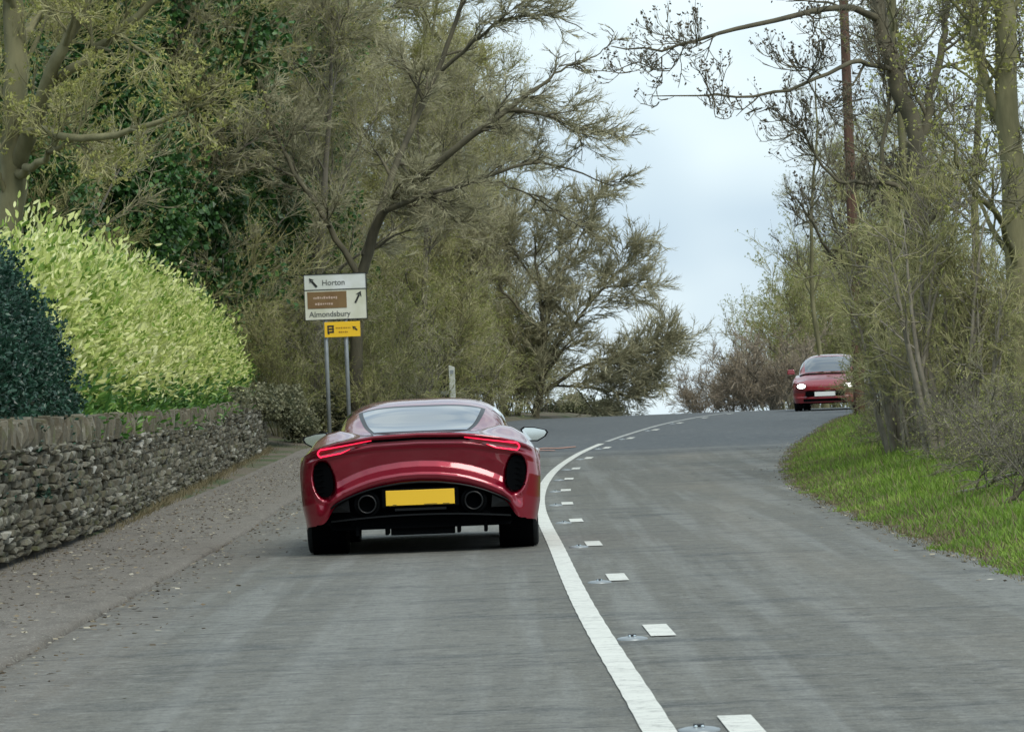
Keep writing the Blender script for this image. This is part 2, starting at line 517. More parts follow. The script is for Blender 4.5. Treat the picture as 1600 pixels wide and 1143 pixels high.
M['bud_red'] = leafmat('red_young_leaves', [(0, (.24, .19, .125)), (1, (.42, .34, .22))], .6, .3, .3)
M['ivy'] = leafmat('ivy_leaves', [(0, (.015, .045, .014)), (.5, (.036, .105, .024)), (.85, (.08, .18, .04)), (1, (.17, .28, .09))], .4, .1, .45, 1.0)
M['ivy_pale'] = leafmat('dusty_ivy_leaves', [(0, (.08, .09, .045)), (.5, (.155, .16, .085)), (1, (.28, .27, .17))], .5, .1, .4, 1.2)
M['laurel'] = leafmat('golden_laurel_leaves', [(0, (.06, .14, .02)), (.26, (.22, .35, .05)), (.46, (.56, .63, .19)), (.76, (.78, .80, .38)), (1, (.89, .91, .60))], .42, .3, .42, .55)  # dark green stops put the shaded gaps between leaves into the colour
M['laurel_low'] = leafmat('shaded_laurel_leaves', [(0, (.03, .09, .02)), (.5, (.07, .17, .03)), (.8, (.17, .30, .06)), (1, (.35, .47, .12))], .35, .25, .3, 1.2)  # darker copy for the hedge foot, shade painted into the leaf colour
M['dark_hedge'] = leafmat('dark_hedge_leaves', [(0, (.008, .032, .020)), (.5, (.020, .062, .040)), (.9, (.04, .11, .066)), (1, (.13, .23, .16))], .35, .08, .3, 1.2)
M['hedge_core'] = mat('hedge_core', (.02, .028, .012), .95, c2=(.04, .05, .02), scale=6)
M['grass'] = leafmat('verge_grass', [(0, (.07, .13, .02)), (.4, (.16, .27, .035)), (.78, (.27, .40, .06)), (.92, (.40, .43, .14)), (1, (.44, .38, .22))], .6, .35, .55, .7)
M['straw'] = leafmat('dead_grass', [(0, (.10, .085, .045)), (1, (.27, .23, .13))], .8, .2, .3)
M['litter'] = leafmat('dry_leaf_litter', [(0, (.06, .045, .03)), (.6, (.16, .12, .07)), (.9, (.42, .38, .28)), (1, (.70, .68, .58))], .8, 0, .1)

# ------------------------------------------------------------------ the lie of the land
ZD = [-60, 40, 52, 60, 66, 71, 76, 81, 86, 91, 96, 101, 106, 112, 118, 125, 135, 150, 200, 400, 3200]
ZV = [0, 0, .0, .02, .06, .12, .185, .26, .33, .395, .44, .475, .495, .50, .46, .375, .15, -.4, -2.6, -12, -140]
dgrid = np.arange(-60, 3200, .5)
def _smooth(v, n):
    k = np.ones(n) / n
    return np.convolve(np.pad(v, n // 2, mode='edge'), k, 'valid')[:len(v)]
_z = _smooth(np.interp(dgrid, ZD, ZV), 9)
def zr(d): return np.interp(d, dgrid, _z)

dash_px = [(1165, 1135), (1027, 984), (963, 901), (928, 849), (899, 816), (885, 791), (883, 769), (888, 748), (898, 730), (918, 716), (946, 702), (984, 685), (1024, 671), (1061, 660), (1100, 653)]
dash_d = [14.57 + 6 * k for k in range(15)]
dash_x = [at(px, py, d)[0] for (px, py), d in zip(dash_px, dash_d)]
_ld = [-60, 0] + dash_d + [106, 116, 130, 160, 220]
_lx = [.95, .88] + dash_x + [5.7, 7.4, 10.2, 18, 40]
_line = _smooth(np.interp(dgrid, _ld, _lx), 15)
def xdash(d): return np.interp(d, dgrid, _line)
def xsolid(d):
    s = (xdash(d + .5) - xdash(d - .5))
    return xdash(d) - .30 * np.sqrt(1 + s * s)
_r = _smooth(np.interp(dgrid, [-60, 10, 23.5, 30.2, 40.3, 48, 55, 62, 70.5, 77, 84, 92, 104, 116, 130, 160, 220],
                       [3.3, 3.1, 2.92, 2.86, 2.95, 3.15, 3.5, 3.95, 4.65, 5.4, 6.2, 7.2, 9.2, 11.3, 14.0, 22, 44]), 9)
def xright(d): return np.interp(d, dgrid, _r)
_l = _smooth(np.interp(dgrid, [-60, 20, 28.2, 38, 47.7, 60, 72, 80, 88, 97, 105, 112, 118, 130, 160, 220],
                       [-2.4, -2.47, -2.5, -2.55, -2.72, -2.85, -2.85, -2.7, -2.2, -1.3, -.4, .4, 1.2, 4.5, 12.5, 34]), 9)
def xleft(d): return np.interp(d, dgrid, _l)
WALL = [(24, -3.84), (31.2, -3.88), (36.5, -3.90), (43, -4.08), (49.6, -4.32), (59, -4.58), (69, -4.75), (76, -4.75), (82, -4.9)]
def xwall(d): return np.interp(d, [w[0] for w in WALL], [w[1] for w in WALL])


def gz(x, d):
    """ground height"""
    z = zr(d)
    e = x - xright(d)
    right = np.where(e > 0, -.014 + .03 * sstep(.1, .5, e) + .42 * sstep(0, 3.6, e) + .03 * np.clip(e - 3, 0, 40), 0)
    l = xleft(d) - x
    pav = np.where(l > 0, np.where(d < 86, -.06 + .12 * sstep(1.15, 1.5, l), -.06 + .16 * sstep(.25, .8, l)), 0)
    behind = np.where(l > 0, .25 * sstep(1.6, 4, l) + .02 * np.clip(l - 4, 0, 40), 0)
    inside = np.where((e <= 0) & (l <= 0), -.06, 0)
    h = .05 * np.sin(x * .9 + d * .31) * np.sin(d * .23 - x * .4) * sstep(1.5, 4, np.maximum(e, l - 1.4))
    return z + right + pav + behind + inside + h


def strip_grid(ds, f_left, f_right, nu, zoff, name, mat_, attr=False, smooth=True):
    u = np.linspace(0, 1, nu)
    X = f_left(ds)[:, None] * (1 - u) + f_right(ds)[:, None] * u
    D = np.repeat(ds[:, None], nu, 1)
    Z = zr(D) + zoff
    V = np.stack([X, D, Z], -1).reshape(-1, 3)
    i = np.arange(len(ds) - 1)[:, None] * nu + np.arange(nu - 1)
    F = np.stack([i, i + 1, i + nu + 1, i + nu], -1).reshape(-1, 4)
    me = mesh(name, V, F, mat_, smooth=smooth)
    if attr:
        a = me.attributes.new('across', 'FLOAT', 'POINT')
        a.data.foreach_set('value', (X - xdash(D)).astype(np.float32).ravel())
    return me


# ground sheet
gx = np.concatenate([[-3000, -1200, -500, -200, -100, -60], np.arange(-40, -12, 1.5), np.arange(-12, 16, .25), np.arange(16, 45, 1.5), [60, 100, 200, 500, 1200, 3000]])
gd = np.concatenate([[-60, -30, 0], np.arange(8, 150, .5), np.arange(150, 260, 5), [300, 400, 600, 1000, 1700, 3100]])
GX, GD = np.meshgrid(gx, gd)
V = np.stack([GX, GD, gz(GX, GD)], -1).reshape(-1, 3)
i = np.arange(len(gd) - 1)[:, None] * len(gx) + np.arange(len(gx) - 1)
F = np.stack([i, i + 1, i + len(gx) + 1, i + len(gx)], -1).reshape(-1, 4)
ob('ground', mesh('ground', V, F, M['earth'], smooth=True), kind='structure')

ds = np.concatenate([np.arange(-40, 12, 4), np.arange(12, 150, .4), np.arange(150, 220, 3)])
road = ob('road', strip_grid(ds, lambda d: xleft(d) - .03, lambda d: xright(d) + .14 + .03 * np.sin(d * 2.1), 36, 0, 'road', M['asphalt'], attr=True), kind='structure')

# markings: children of the road
d1 = np.arange(6, 77.5, .3)
ob('solid_line', strip_grid(d1, lambda d: xsolid(d) - .060 - .002 * np.sin(d * 9), lambda d: xsolid(d) + .060 + .002 * np.sin(d * 7), 3, .006, 'solid_line', M['line']), road, label='bright solid white centre line near the camera')
d2 = np.arange(78.6, 128, .3)
ob('solid_line', strip_grid(d2, lambda d: xsolid(d) - .05, lambda d: xsolid(d) + .05, 3, .006, 'solid_line_worn', M['line_old']), road, label='thin worn continuation of the centre line over the crest')
for k in range(-1, 18):
    c = 14.57 + 6 * k
    dd = np.linspace(c - .5, c + .5, 5)
    ob('dash', strip_grid(dd, lambda d: xdash(d) - .062, lambda d: xdash(d) + .062, 3, .006, 'dash', M['line']), road)
def orange(pts, w):
    pts = np.array(pts); n = len(pts)
    V = []; 
    for x, d in pts: V += [(x, d - w / 2, zr(d) + .006), (x, d + w / 2, zr(d) + .006)]
    return mesh('orange_mark', V, [(2 * i, 2 * i + 2, 2 * i + 3, 2 * i + 1) for i in range(n - 1)], M['orange'])
ob('orange_mark', orange([(.30, 75.3), (.55, 75.9), (.8, 75.5), (1.12, 76.1)], .8), road, label='faded orange paint streak on the asphalt')
ob('orange_mark', orange([(.22, 74.2), (.5, 74.5), (.72, 74.1)], .6), road, label='short faded orange paint streak')

# footway and kerb
dsf = np.arange(-20, 86, .4)
ob('pavement', strip_grid(dsf, lambda d: np.minimum(xwall(np.maximum(d, 24)) - .2, xleft(d) - 1.1), lambda d: xleft(d) - .10, 10, .038, 'pavement', M['footway']), kind='structure')
prof = [(-.16, .036), (-.11, .040), (-.03, .038), (.0, .028), (.014, .0), (.014, -.05)]
dk = np.arange(-20, 86, .3)
V = []; 
for d in dk:
    w = .008 * math.sin(d * 1.3) + .004 * math.sin(d * 3.7) + random.uniform(-.003, .003)
    sink = -.0 * max(0, math.sin(d * .42 + 1))
    for px_, pz in prof: V.append((xleft(d) + px_ + w, d, zr(d) + pz * 1.0 + (sink + random.uniform(-.002, .002) if pz > .03 else 0)))
n = len(prof)
F = [(a * n + b, a * n + b + 1, (a + 1) * n + b + 1, (a + 1) * n + b) for a in range(len(dk) - 1) for b in range(n - 1)]
ob('kerb', mesh('kerb', V, F, [M['footway']], smooth=True), kind='structure')

# ------------------------------------------------------------------ dry stone wall
def stone_mesh(seed, upright=False):
    r = np.random.default_rng(seed)
    V = []; 
    for x in (-.5, .5):
        for y in (-.5, .5):
            for z in (-.5, .5):
                V.append([x * r.uniform(.75, 1.02), y * r.uniform(.8, 1.02), z * r.uniform(.72, 1.02)])
    V += [[-.5 * r.uniform(.9, 1.2), 0, 0], [.5 * r.uniform(.98, 1.14), r.uniform(-.2, .2), r.uniform(-.2, .2)],
          [0, -.53, 0], [0, .53, 0], [0, 0, -.5], [0, 0, .5 * r.uniform(1, 1.12)]]
    F = []
    for c, q in ((8, (0, 1, 3, 2)), (9, (4, 6, 7, 5)), (10, (0, 4, 5, 1)), (11, (2, 3, 7, 6)), (12, (0, 2, 6, 4)), (13, (1, 5, 7, 3))):
        for k in range(4): F.append((q[k], q[(k + 1) % 4], c))
    return np.array(V), np.array(F)
SV = [stone_mesh(s) for s in range(14)]
stone_me = [mesh('stone', v, f, M['stone']) for v, f in SV]
CV = [(np.where(np.arange(14)[:, None] >= 8, v * .94, v), f) for v, f in SV]      # dressed flatter than the walling stones
coping_me = [mesh('coping_stone', v, f, M['coping']) for v, f in CV]
wall = empty('stone_wall', (-3.9, 31, 0), label='rough dry stone wall with upright coping stones along the left footway', cat='wall')
wall_inv = Matrix.Translation((3.9, -31, 0))
rw = np.random.default_rng(3)
def wdir(d):
    dx = xwall(d + .4) - xwall(d - .4)
    return math.atan2(-dx, .8)
specs = []
z = .03
while z < .86:
    h = rw.uniform(.036, .085)
    d = 25.0
    while d < 81:
        ln = rw.uniform(.12, .42) * (1.15 if h > .09 else 1)
        hh = h * rw.uniform(.82, 1.0)
        specs.append((d + ln / 2, z + hh / 2 + rw.uniform(-.008, .008), ln * .95, hh, rw.uniform(-.035, .045)))
        d += ln
    z += h * .93
specs.sort(key=lambda s: (s[0] < 30.3, s[0]))
cop = []
d = 25.0
while d < 81:
    t = rw.uniform(.05, .15)
    cop.append((d + t / 2, t * .95, rw.uniform(.17, .26), rw.uniform(-.03, .03), rw.uniform(-.13, .13)))
    d += t
acc = Acc(); acc2 = Acc()
def stone_tm(d, zz, sx, sy, sz, off, tilt=0.0):
    base = zr(d) + .06
    a = wdir(d)
    T = Matrix.Translation((xwall(d) - .11 + off, d, base + zz)) @ Matrix.Rotation(a, 4, 'Z') @ Matrix.Rotation(tilt, 4, 'X') @ Matrix.Rotation(rw.uniform(-.05, .05), 4, 'Y')
    return T @ Matrix.Diagonal((sx, sy, sz, 1))
for i, (d, zz, ln, hh, off) in enumerate(specs):
    T = stone_tm(d, zz, rw.uniform(.20, .26), ln, hh, off, rw.uniform(-.10, .10))
    k = rw.integers(14)
    if i < 296:
        o = ob('stone', stone_me[k], wall); o.matrix_basis = wall_inv @ T
    else:
        m4 = np.array(wall_inv @ T)
        acc.add(SV[k][0] @ m4[:3, :3].T + m4[:3, 3], SV[k][1])
ob('stonework', acc.mesh('stonework', M['stone']), wall, kind='stuff')
for i, (d, t, h, off, tilt) in enumerate(cop):
    T = stone_tm(d, .86 + h / 2, .40 + rw.uniform(-.03, .03), t, h, off - .08, tilt)
    if i < 290:
        o = ob('coping_stone', coping_me[rw.integers(14)], wall); o.matrix_basis = wall_inv @ T
    else:
        k = rw.integers(14); m4 = np.array(wall_inv @ T)
        acc2.add(CV[k][0] @ m4[:3, :3].T + m4[:3, 3], CV[k][1])
ob('far_coping', acc2.mesh('far_coping', M['coping']), wall, kind='stuff')
V = []; F = []
dd = np.arange(24.8, 82, .5)
for d in dd:
    x = xwall(d) - .11; zb = zr(d) + .0
    V += [(x + .055, d, zb), (x + .045, d, zb + .93), (x - .40, d, zb + .93), (x - .40, d, zb)]
for a in range(len(dd) - 1):
    for b in range(3): F.append((a * 4 + b, a * 4 + b + 1, a * 4 + b + 5, a * 4 + b + 4))
F += [(0, 1, 2, 3)]
o = ob('wall_core', mesh('wall_core', V, F, M['core']), wall); o.matrix_basis = wall_inv

# ------------------------------------------------------------------ trees
def rot_from(T, ang, az, rg):
    """directions at angle ang from tangents T, random azimuth az"""
    ref = norm(np.cross(T, np.broadcast_to([0.123, .456, .88], T.shape)))
    b2 = np.cross(T, ref)
    return norm(T * np.cos(ang)[:, None] + (ref * np.cos(az)[:, None] + b2 * np.sin(az)[:, None]) * np.sin(ang)[:, None])


def grow(S, D, Ln, nseg, wig, trop, rg):
    N = len(S)
    P = np.empty((N, nseg + 1, 3)); P[:, 0] = S
    d = D.copy(); st = (Ln / nseg)[:, None]
    for k in range(nseg):
        d = norm(d + rg.normal(size=(N, 3)) * wig + trop)
        P[:, k + 1] = P[:, k] + d * st
    return P


def spawn(P, Rr, Ln, k, t0, t1, a0, a1, lf, rf, rg, flat=0.0, tipw=.55, minl=0.0):
    N, Mn, _ = P.shape
    T = norm(np.gradient(P, axis=1))
    idx = np.repeat(np.arange(N), k)
    if minl: idx = idx[rg.uniform(size=N * k) < np.clip(Ln[idx] / (minl * 1.7), .3, 1)]     # short branches carry fewer twigs
    n_ = len(idx)
    t = rg.uniform(t0, t1, n_) * (Mn - 1)
    i0 = np.minimum(t.astype(int), Mn - 2); fr = (t - i0)[:, None]
    S = P[idx, i0] * (1 - fr) + P[idx, i0 + 1] * fr
    TT = norm(T[idx, i0] * (1 - fr) + T[idx, i0 + 1] * fr)
    D = rot_from(TT, rg.uniform(a0, a1, n_), rg.uniform(0, 2 * np.pi, n_), rg)
    if flat: D = norm(D * np.array([1, 1, 1 - flat]))
    tn = t / (Mn - 1)
    L2 = Ln[idx] * lf * rg.uniform(.55, 1.15, n_) * (1 - tipw * tn)
    if minl: L2 = np.maximum(L2, np.minimum(minl, .75 * Ln[idx]) * rg.uniform(.65, 1.25, n_))
    rl = Rr[idx, i0] * (1 - fr[:, 0]) + Rr[idx, i0 + 1] * fr[:, 0]
    return S, D, L2, np.minimum(rl * .8, rl * rf * rg.uniform(.7, 1.2, n_))


def taper(r, nseg, e=.25):
    return r[:, None] * np.linspace(1, e, nseg + 1)[None] ** .8


def make_tree(seed, H=11, r0=.2, lean=(0, 0), limbs=12, l1=.5, ang=(.7, 1.2), counts=(9, 9, 8, 4), wig=(.07, .12, .12, .14), trop=(.02, .04, .04, .05),
              t0=.18, twig=(.009, .005), bark='bark_grey', tw='twig_grey', bud=None, budn=0, buds=.035, stems=1, fan=.25, flat=0.0, trunk_paths=None, ivy=0, ivym='ivy', ivyh=(0.1, .8), tip_up=.0, lf=(.55, .60, .62, .62), ivys=.11, l1min=0.0, lm=1.0):
    rg = np.random.default_rng(seed)
    wood = Acc(); cr = Acc()
    if trunk_paths:
        LV = []
        for pts, ra in trunk_paths:
            pts = np.array(pts, float); n = 16
            tt = np.linspace(0, len(pts) - 1, n + 1)
            P = np.stack([np.interp(tt, np.arange(len(pts)), pts[:, j]) for j in range(3)], -1)
            for _ in range(2): P[1:-1] = (P[:-2] + 2 * P[1:-1] + P[2:]) / 4
            P[1:-1] += rg.normal(size=(n - 1, 3)) * .02
            rr = np.interp(tt, np.arange(len(pts)), ra)
            LV.append((P, rr))
        P0 = np.stack([p for p, _ in LV]); R0 = np.stack([r for _, r in LV])
        L0 = np.linalg.norm(np.diff(P0, axis=1), axis=2).sum(1)
    else:
        az = rg.uniform(0, 2 * np.pi, stems); f = rg.uniform(.3, 1, stems) * fan if stems > 1 else np.zeros(1)
        D = norm(np.stack([np.cos(az) * f + lean[0], np.sin(az) * f + lean[1], np.ones(stems)], -1))
        L0 = H * (rg.uniform(.6, 1, stems) if stems > 1 else np.ones(1))
        S0 = np.stack([np.cos(az) * .25 * (stems > 1) * f / max(fan, .01), np.sin(az) * .25 * (stems > 1) * f / max(fan, .01), np.full(stems, -.15)], -1)
        P0 = grow(S0, D, L0, 14, .05, np.array([0, 0, .03]), rg)
        R0 = taper(r0 * (rg.uniform(.5, 1, stems) if stems > 1 else np.ones(1)), 14, .15)
        if stems == 1: R0[0, 0] *= 1.5; R0[0, 1] *= 1.08
    wood.add(*tubes(P0, R0, 10))
    S, D, L1, r1 = spawn(P0, R0, L0, limbs, t0, 1.0, ang[0], ang[1], l1, .55, rg, flat, .5)
    L1 = np.maximum(L1, l1min * rg.uniform(.6, 1.15, len(L1)) * np.clip(r1 / .018, .3, 1))
    r1 = np.minimum(r1, .045)
    P1 = grow(S, D, L1, 9, wig[0] + .04, np.array([0, 0, trop[0]]), rg); R1 = taper(r1, 9)
    wood.add(*tubes(P1, R1, 6))
    S, D, L2, r2 = spawn(P1, R1, L1, counts[0], .15, 1, .5, 1.1, lf[0], .5, rg, flat, minl=.75 * lm)
    r2 = np.minimum(r2, .018)
    P2 = grow(S, D, L2, 6, wig[1], np.array([0, 0, trop[1]]), rg); R2 = taper(np.maximum(r2, twig[0] * 1.3), 6, .35)
    (wood if len(P2) < 400 else cr).add(*tubes(P2, R2, 4))
    S, D, L3, r3 = spawn(P2, R2, L2, counts[1], .04, .97, .3, .8, lf[1], .5, rg, flat, .25, minl=.55 * lm)
    P3 = grow(S, D, L3, 4, wig[2], np.array([0, 0, trop[2]]), rg); R3 = taper(np.maximum(np.minimum(r3, .010), twig[0] * .8), 4, .6)
    cr.add(*tubes(P3, R3, 3))
    S, D, L4, r4 = spawn(P3, R3, L3, counts[2], .04, .97, .25, .7, lf[2], .6, rg, flat, .25, minl=.36 * lm)
    P4 = grow(S, D, L4, 2, wig[3], np.array([0, 0, trop[3] + tip_up]), rg); R4 = taper(np.full(len(L4), twig[1]), 2, .7)
    cr.add(*tubes(P4, R4, 3, tip=True))
    if counts[3]:
        S, D, L5, r5 = spawn(P4, R4, L4, counts[3], .04, .97, .25, .65, lf[3], .6, rg, 0.0, .25, minl=.24 * lm)
        P5 = grow(S, D, L5, 1, .05, np.array([0, 0, trop[3] + tip_up]), rg)
        cr.add(*tubes(P5, np.repeat(np.full(len(L5), twig[1] * .8)[:, None], 2, 1), 3, tip=True))
        tips = P5[:, -1]
    else:
        tips = P4[:, -1]
    mats = [M[tw]]
    if bud and budn:
        pick = tips[rg.integers(0, len(tips), budn)] + rg.normal(size=(budn, 3)) * .01
        V, F_ = leaf_quads(pick, rg.uniform(.6, 1.3, budn) * buds, np.array([0, 0, .8]), 1, .55, rg)
        cr.add(V, F_, 1); mats.append(M[bud])
    me_w = wood.mesh('trunk', M[bark], smooth=True)
    me_c = cr.mesh('crown', mats)
    me_i = None
    if ivy:
        iv = Acc()
        PP = np.concatenate([P0.reshape(-1, 3)] * 3 + [P1[:, :6].reshape(-1, 3)])
        hmax = PP[:, 2].max()
        PP = PP[(PP[:, 2] > ivyh[0] * hmax) & (PP[:, 2] < ivyh[1] * hmax)]
        nc = max(ivy // 45, 1)
        cc = PP[rg.integers(0, len(PP), nc)] + rg.normal(size=(nc, 3)) * [.35, .35, .3]
        rad = rg.uniform(.15, .5, nc)
        w = rg.integers(0, nc, ivy)
        dirn = norm(rg.normal(size=(ivy, 3)))
        C = cc[w] + dirn * (rad[w] * rg.uniform(.4, 1.05, ivy))[:, None]
        V, F_ = leaf_quads(C, rg.uniform(.6, 1.3, ivy) * ivys, dirn * .8 + np.array([0, 0, -.3]), .8, .9, rg)
        iv.add(V, F_)
        me_i = iv.mesh('ivy', M[ivym])
    return me_w, me_c, me_i


def plant_tree(meshes, x, d, rz=0, s=1.0, name='bare_tree', label=None, group=None, cat='tree', sz=None, parts=('trunk', 'crown', 'ivy')):
    t = empty(name, (x, d, float(gz(np.array(x), np.array(d))) - .02), rz, label=label, cat=cat, group=group)
    t.scale = (s, s, sz or s)
    for nm, me in zip(parts, meshes):
        if me: ob(nm, me, t)
    return t


W_LEFT = 'budding woodland trees crowding the left side of the road'
tA = make_tree(11, H=11, r0=.15, limbs=19, l1=.36, ang=(.4, 1.1), counts=(8, 8, 6, 3), t0=.08, tw='twig_olive', bark='bark_olive', bud='bud', budn=36000, buds=.042, twig=(.010, .007))
tB = make_tree(12, H=10, r0=.13, limbs=19, l1=.38, ang=(.4, 1.0), counts=(8, 8, 6, 3), t0=.06, tw='twig_grey', bark='bark_grey', bud='bud', budn=18000, buds=.040, twig=(.010, .007))
tC = make_tree(13, H=8.5, r0=.15, limbs=14, l1=.42, ang=(.7, 1.3), counts=(6, 6, 5, 2), t0=.1, tw='twig_olive', bark='bark_olive', bud='bud', budn=5000, twig=(.010, .006), ivy=62000, ivyh=(.05, .98), ivys=.095, lm=.8)
near_scrub = make_tree(14, H=3.4, r0=.03, limbs=6, l1=.38, ang=(.3, .8), counts=(4, 4, 4, 2), t0=.1, tw='twig_olive', bark='bark_olive', bud='bud_dark', budn=14000, buds=.035, stems=13, fan=.5, twig=(.0065, .005), lm=.7)
grey_scrub = make_tree(15, H=3.0, r0=.028, limbs=6, l1=.4, ang=(.3, .8), counts=(4, 4, 4, 2), t0=.1, tw='twig_grey', bark='bark_grey', bud='bud_dark', budn=7000, buds=.035, stems=12, fan=.55, twig=(.0065, .005), lm=.7)

woods = [(tA, -8.9, 64, 0.3, 1.0), (tB, -8.0, 68, 1.9, .95), (tA, -9.4, 78, 2.5, 1.05), (tC, -7.2, 60, 0.5, .8), (tC, -7.3, 76, 2.0, 1.2), (tC, -8.4, 88, 4.0, 1.45),
         (tB, -11.5, 74, 5.0, 1.1), (tA, -8.2, 108, 4.4, 1.45), (tB, -9.2, 114, 3.3, 1.5), (tA, -12.6, 90, 1.2, 1.25), (tB, -4.6, 94, .2, .95), (tA, -7.0, 104, 5.5, 1.3),
         (tC, -10.8, 100, 1.0, 1.5), (tB, -12.5, 108, 2.2, 1.4), (tA, -4.3, 108, 3.6, 1.1), (tC, -5.2, 101, 5.2, 1.15), (tB, -16, 100, 4.1, 1.3), (tA, -17, 118, 0, 1.5),
         (tB, -9.5, 124, 1.5, 1.5), (tC, -14.5, 84, 2.7, 1.1), (tC, -10.2, 69, 3.9, 1.0), (tA, -5.6, 122, 2.0, 1.3), (tB, -13.5, 64, 2.2, 1.05), (tA, -9.6, 73, 3.1, 1.1),
         (tB, -3.6, 112, 2.8, 1.3), (tA, -2.8, 122, 1.1, 1.15), (tB, -6.8, 118, 4.7, 1.4), (tA, -10.6, 82, 0.9, 1.15), (tB, -1.4, 128, 3.9, 1.1), (tA, -11.5, 60, 1.4, 1.0),
         (tC, -7.6, 57, 3.3, .75), (tC, -6.3, 97, 1.1, 1.35), (tC, -6.9, 90, 5.9, 1.5), (tB, -.3, 142, 1.7, 1.0), (tC, -9.3, 80, .8, 1.4), (tA, -7.1, 70, 2.9, .72), (tB, -6.6, 89, 4.1, .9), (tB, -1.9, 121, .6, .95), (tA, -.7, 125, 2.6, .8), (tA, -3.2, 116, 4.9, .9), (tB, -2.2, 104, 5.1, .8), (tA, -11.5, 128, 5.6, 1.7), (tB, -4.6, 132, 2.4, 1.5)]
def whereabouts(x, d):
    px = 800 + x / d * F_PX
    spot = ('behind the dark hedge' if px < 110 else 'behind the laurel hedge' if px < 420 else 'left of the direction sign' if px < 490 else 'behind the direction sign' if px < 590
            else 'behind the sports car' if px < 800 else 'on the crest' if px < 1250 else 'behind the oncoming car' if px < 1400 else 'beside the forked tree' if px < 1520 else 'at the right edge')
    return spot
DEPTH = [(50, 'nearest'), (58, 'very near'), (66, 'near'), (72, 'fairly near'), (79, 'middle'), (87, 'deeper'), (94, 'further'), (101, 'remote'), (109, 'distant'), (117, 'very distant'), (999, 'farthest')]
used_labels = {}
def place_label(kind, x, d):
    base = next(w for lim, w in DEPTH if d < lim) + ' ' + kind + ' ' + whereabouts(x, d)
    n_ = used_labels.get(base, 0); used_labels[base] = n_ + 1
    return base if n_ == 0 else base + (', farther back of two', ', leaning one', ', thinnest one', ', last one')[min(n_ - 1, 3)]
for k, (t, x, d, rz, s) in enumerate(woods):
    if t is tC: lb, nm = place_label('dark ivy covered tree', x, d), 'ivy_clad_tree'
    elif t is tA: lb, nm = place_label('olive tree with opening buds', x, d), 'budding_tree'
    else: lb, nm = place_label('grey brown bare woodland tree', x, d), 'bare_tree'
    plant_tree(t, x, d, rz, s, nm, lb, {'ivy_clad_tree': 'ivy clad trees of the left wood', 'budding_tree': 'budding trees of the left wood', 'bare_tree': 'bare trees of the left wood'}[nm])

# big mossy tree at the left edge: trunk and limbs surveyed from the photograph
def P(px, py, d): return at(px, py, d).tolist()
def local(paths, x, d):
    zb = float(gz(np.array(x), np.array(d))) - .02
    return [([[p[0] - x, p[1] - d, p[2] - zb] for p in pts], ra) for pts, ra in paths]
bx, bd = at(14, 600, 54)[0], 54.0
paths = [([P(10, 660, 54), P(12, 450, 54), P(18, 330, 54), P(25, 200, 54), P(22, 60, 54), P(10, -150, 54), P(0, -400, 54)], [.24, .20, .18, .17, .15, .11, .06]),
         ([P(28, 260, 54), P(60, 160, 53.5), P(95, 80, 53), P(150, -30, 53), P(210, -160, 53)], [.12, .10, .08, .07, .04]),
         ([P(70, 140, 53.5), P(150, 80, 53), P(210, 30, 52.5), P(300, -60, 52)], [.07, .055, .045, .03]),
         ([P(30, 205, 54), P(75, 200, 53), P(105, 218, 52.5), P(200, 208, 52), P(280, 180, 51.5), P(330, 160, 51)], [.06, .05, .05, .04, .028, .015]),
         ([P(22, 275, 54), P(50, 262, 53.5), P(75, 242, 53), P(120, 215, 52.5)], [.07, .055, .04, .02]),
         ([P(20, 100, 54), P(60, 20, 55), P(120, -80, 55.5)], [.09, .06, .03])]
me = make_tree(21, limbs=6, l1=.22, ang=(.4, 1.0), counts=(5, 5, 4, 2), t0=.3, trunk_paths=local(paths, bx, bd), bark='bark_olive', tw='twig_olive', bud='bud', budn=12000, buds=.05, twig=(.009, .006), l1min=.9, lm=.6)
plant_tree(me, bx, bd, 0, 1, 'mossy_tree', 'thick moss green tree trunk with forked limbs behind the dark hedge')

# dark spreading tree reaching towards the middle of the sky
bx, bd = at(560, 620, 88)[0], 88.0
paths = [([P(560, 640, 88), P(555, 500, 88), P(570, 400, 88), P(590, 335, 88), P(640, 290, 87), P(720, 225, 86), P(790, 172, 86), P(860, 125, 86)], [.24, .20, .17, .15, .13, .11, .09, .05]),
         ([P(790, 172, 86), P(860, 180, 86), P(910, 205, 86), P(960, 210, 86), P(990, 212, 86)], [.06, .05, .04, .025, .012]),
         ([P(600, 330, 87), P(680, 300, 86), P(740, 285, 86), P(820, 250, 86), P(880, 256, 86), P(960, 292, 86)], [.10, .08, .06, .05, .035, .015]),
         ([P(570, 400, 88), P(620, 250, 89), P(680, 120, 90), P(720, 10, 90), P(750, -120, 90)], [.13, .11, .09, .07, .03]),
         ([P(830, 145, 86), P(880, 105, 86), P(930, 90, 86), P(960, 60, 86)], [.05, .035, .02, .012]),
         ([P(690, 110, 89), P(780, 30, 88), P(850, 20, 88), P(910, 45, 88)], [.07, .05, .03, .015]),
         ([P(760, 280, 86), P(820, 300, 86), P(870, 330, 86), P(930, 370, 86)], [.04, .03, .02, .012]),
         ([P(560, 430, 88), P(500, 330, 88), P(440, 240, 88), P(400, 120, 88)], [.11, .09, .06, .03])]
me = make_tree(22, limbs=11, l1=.20, ang=(.25, .85), counts=(7, 6, 6, 3), t0=.12, trunk_paths=[(p_, [q * .66 for q in r_]) for p_, r_ in local(paths, bx, bd)], bark='bark_dark', tw='twig_grey', twig=(.010, .007), flat=.3, trop=(.01, .02, .02, .03), l1min=.9, lm=.8)
plant_tree(me, bx, bd, 0, 1, 'spreading_tree', 'dark bare tree whose long limbs spread right across the sky')

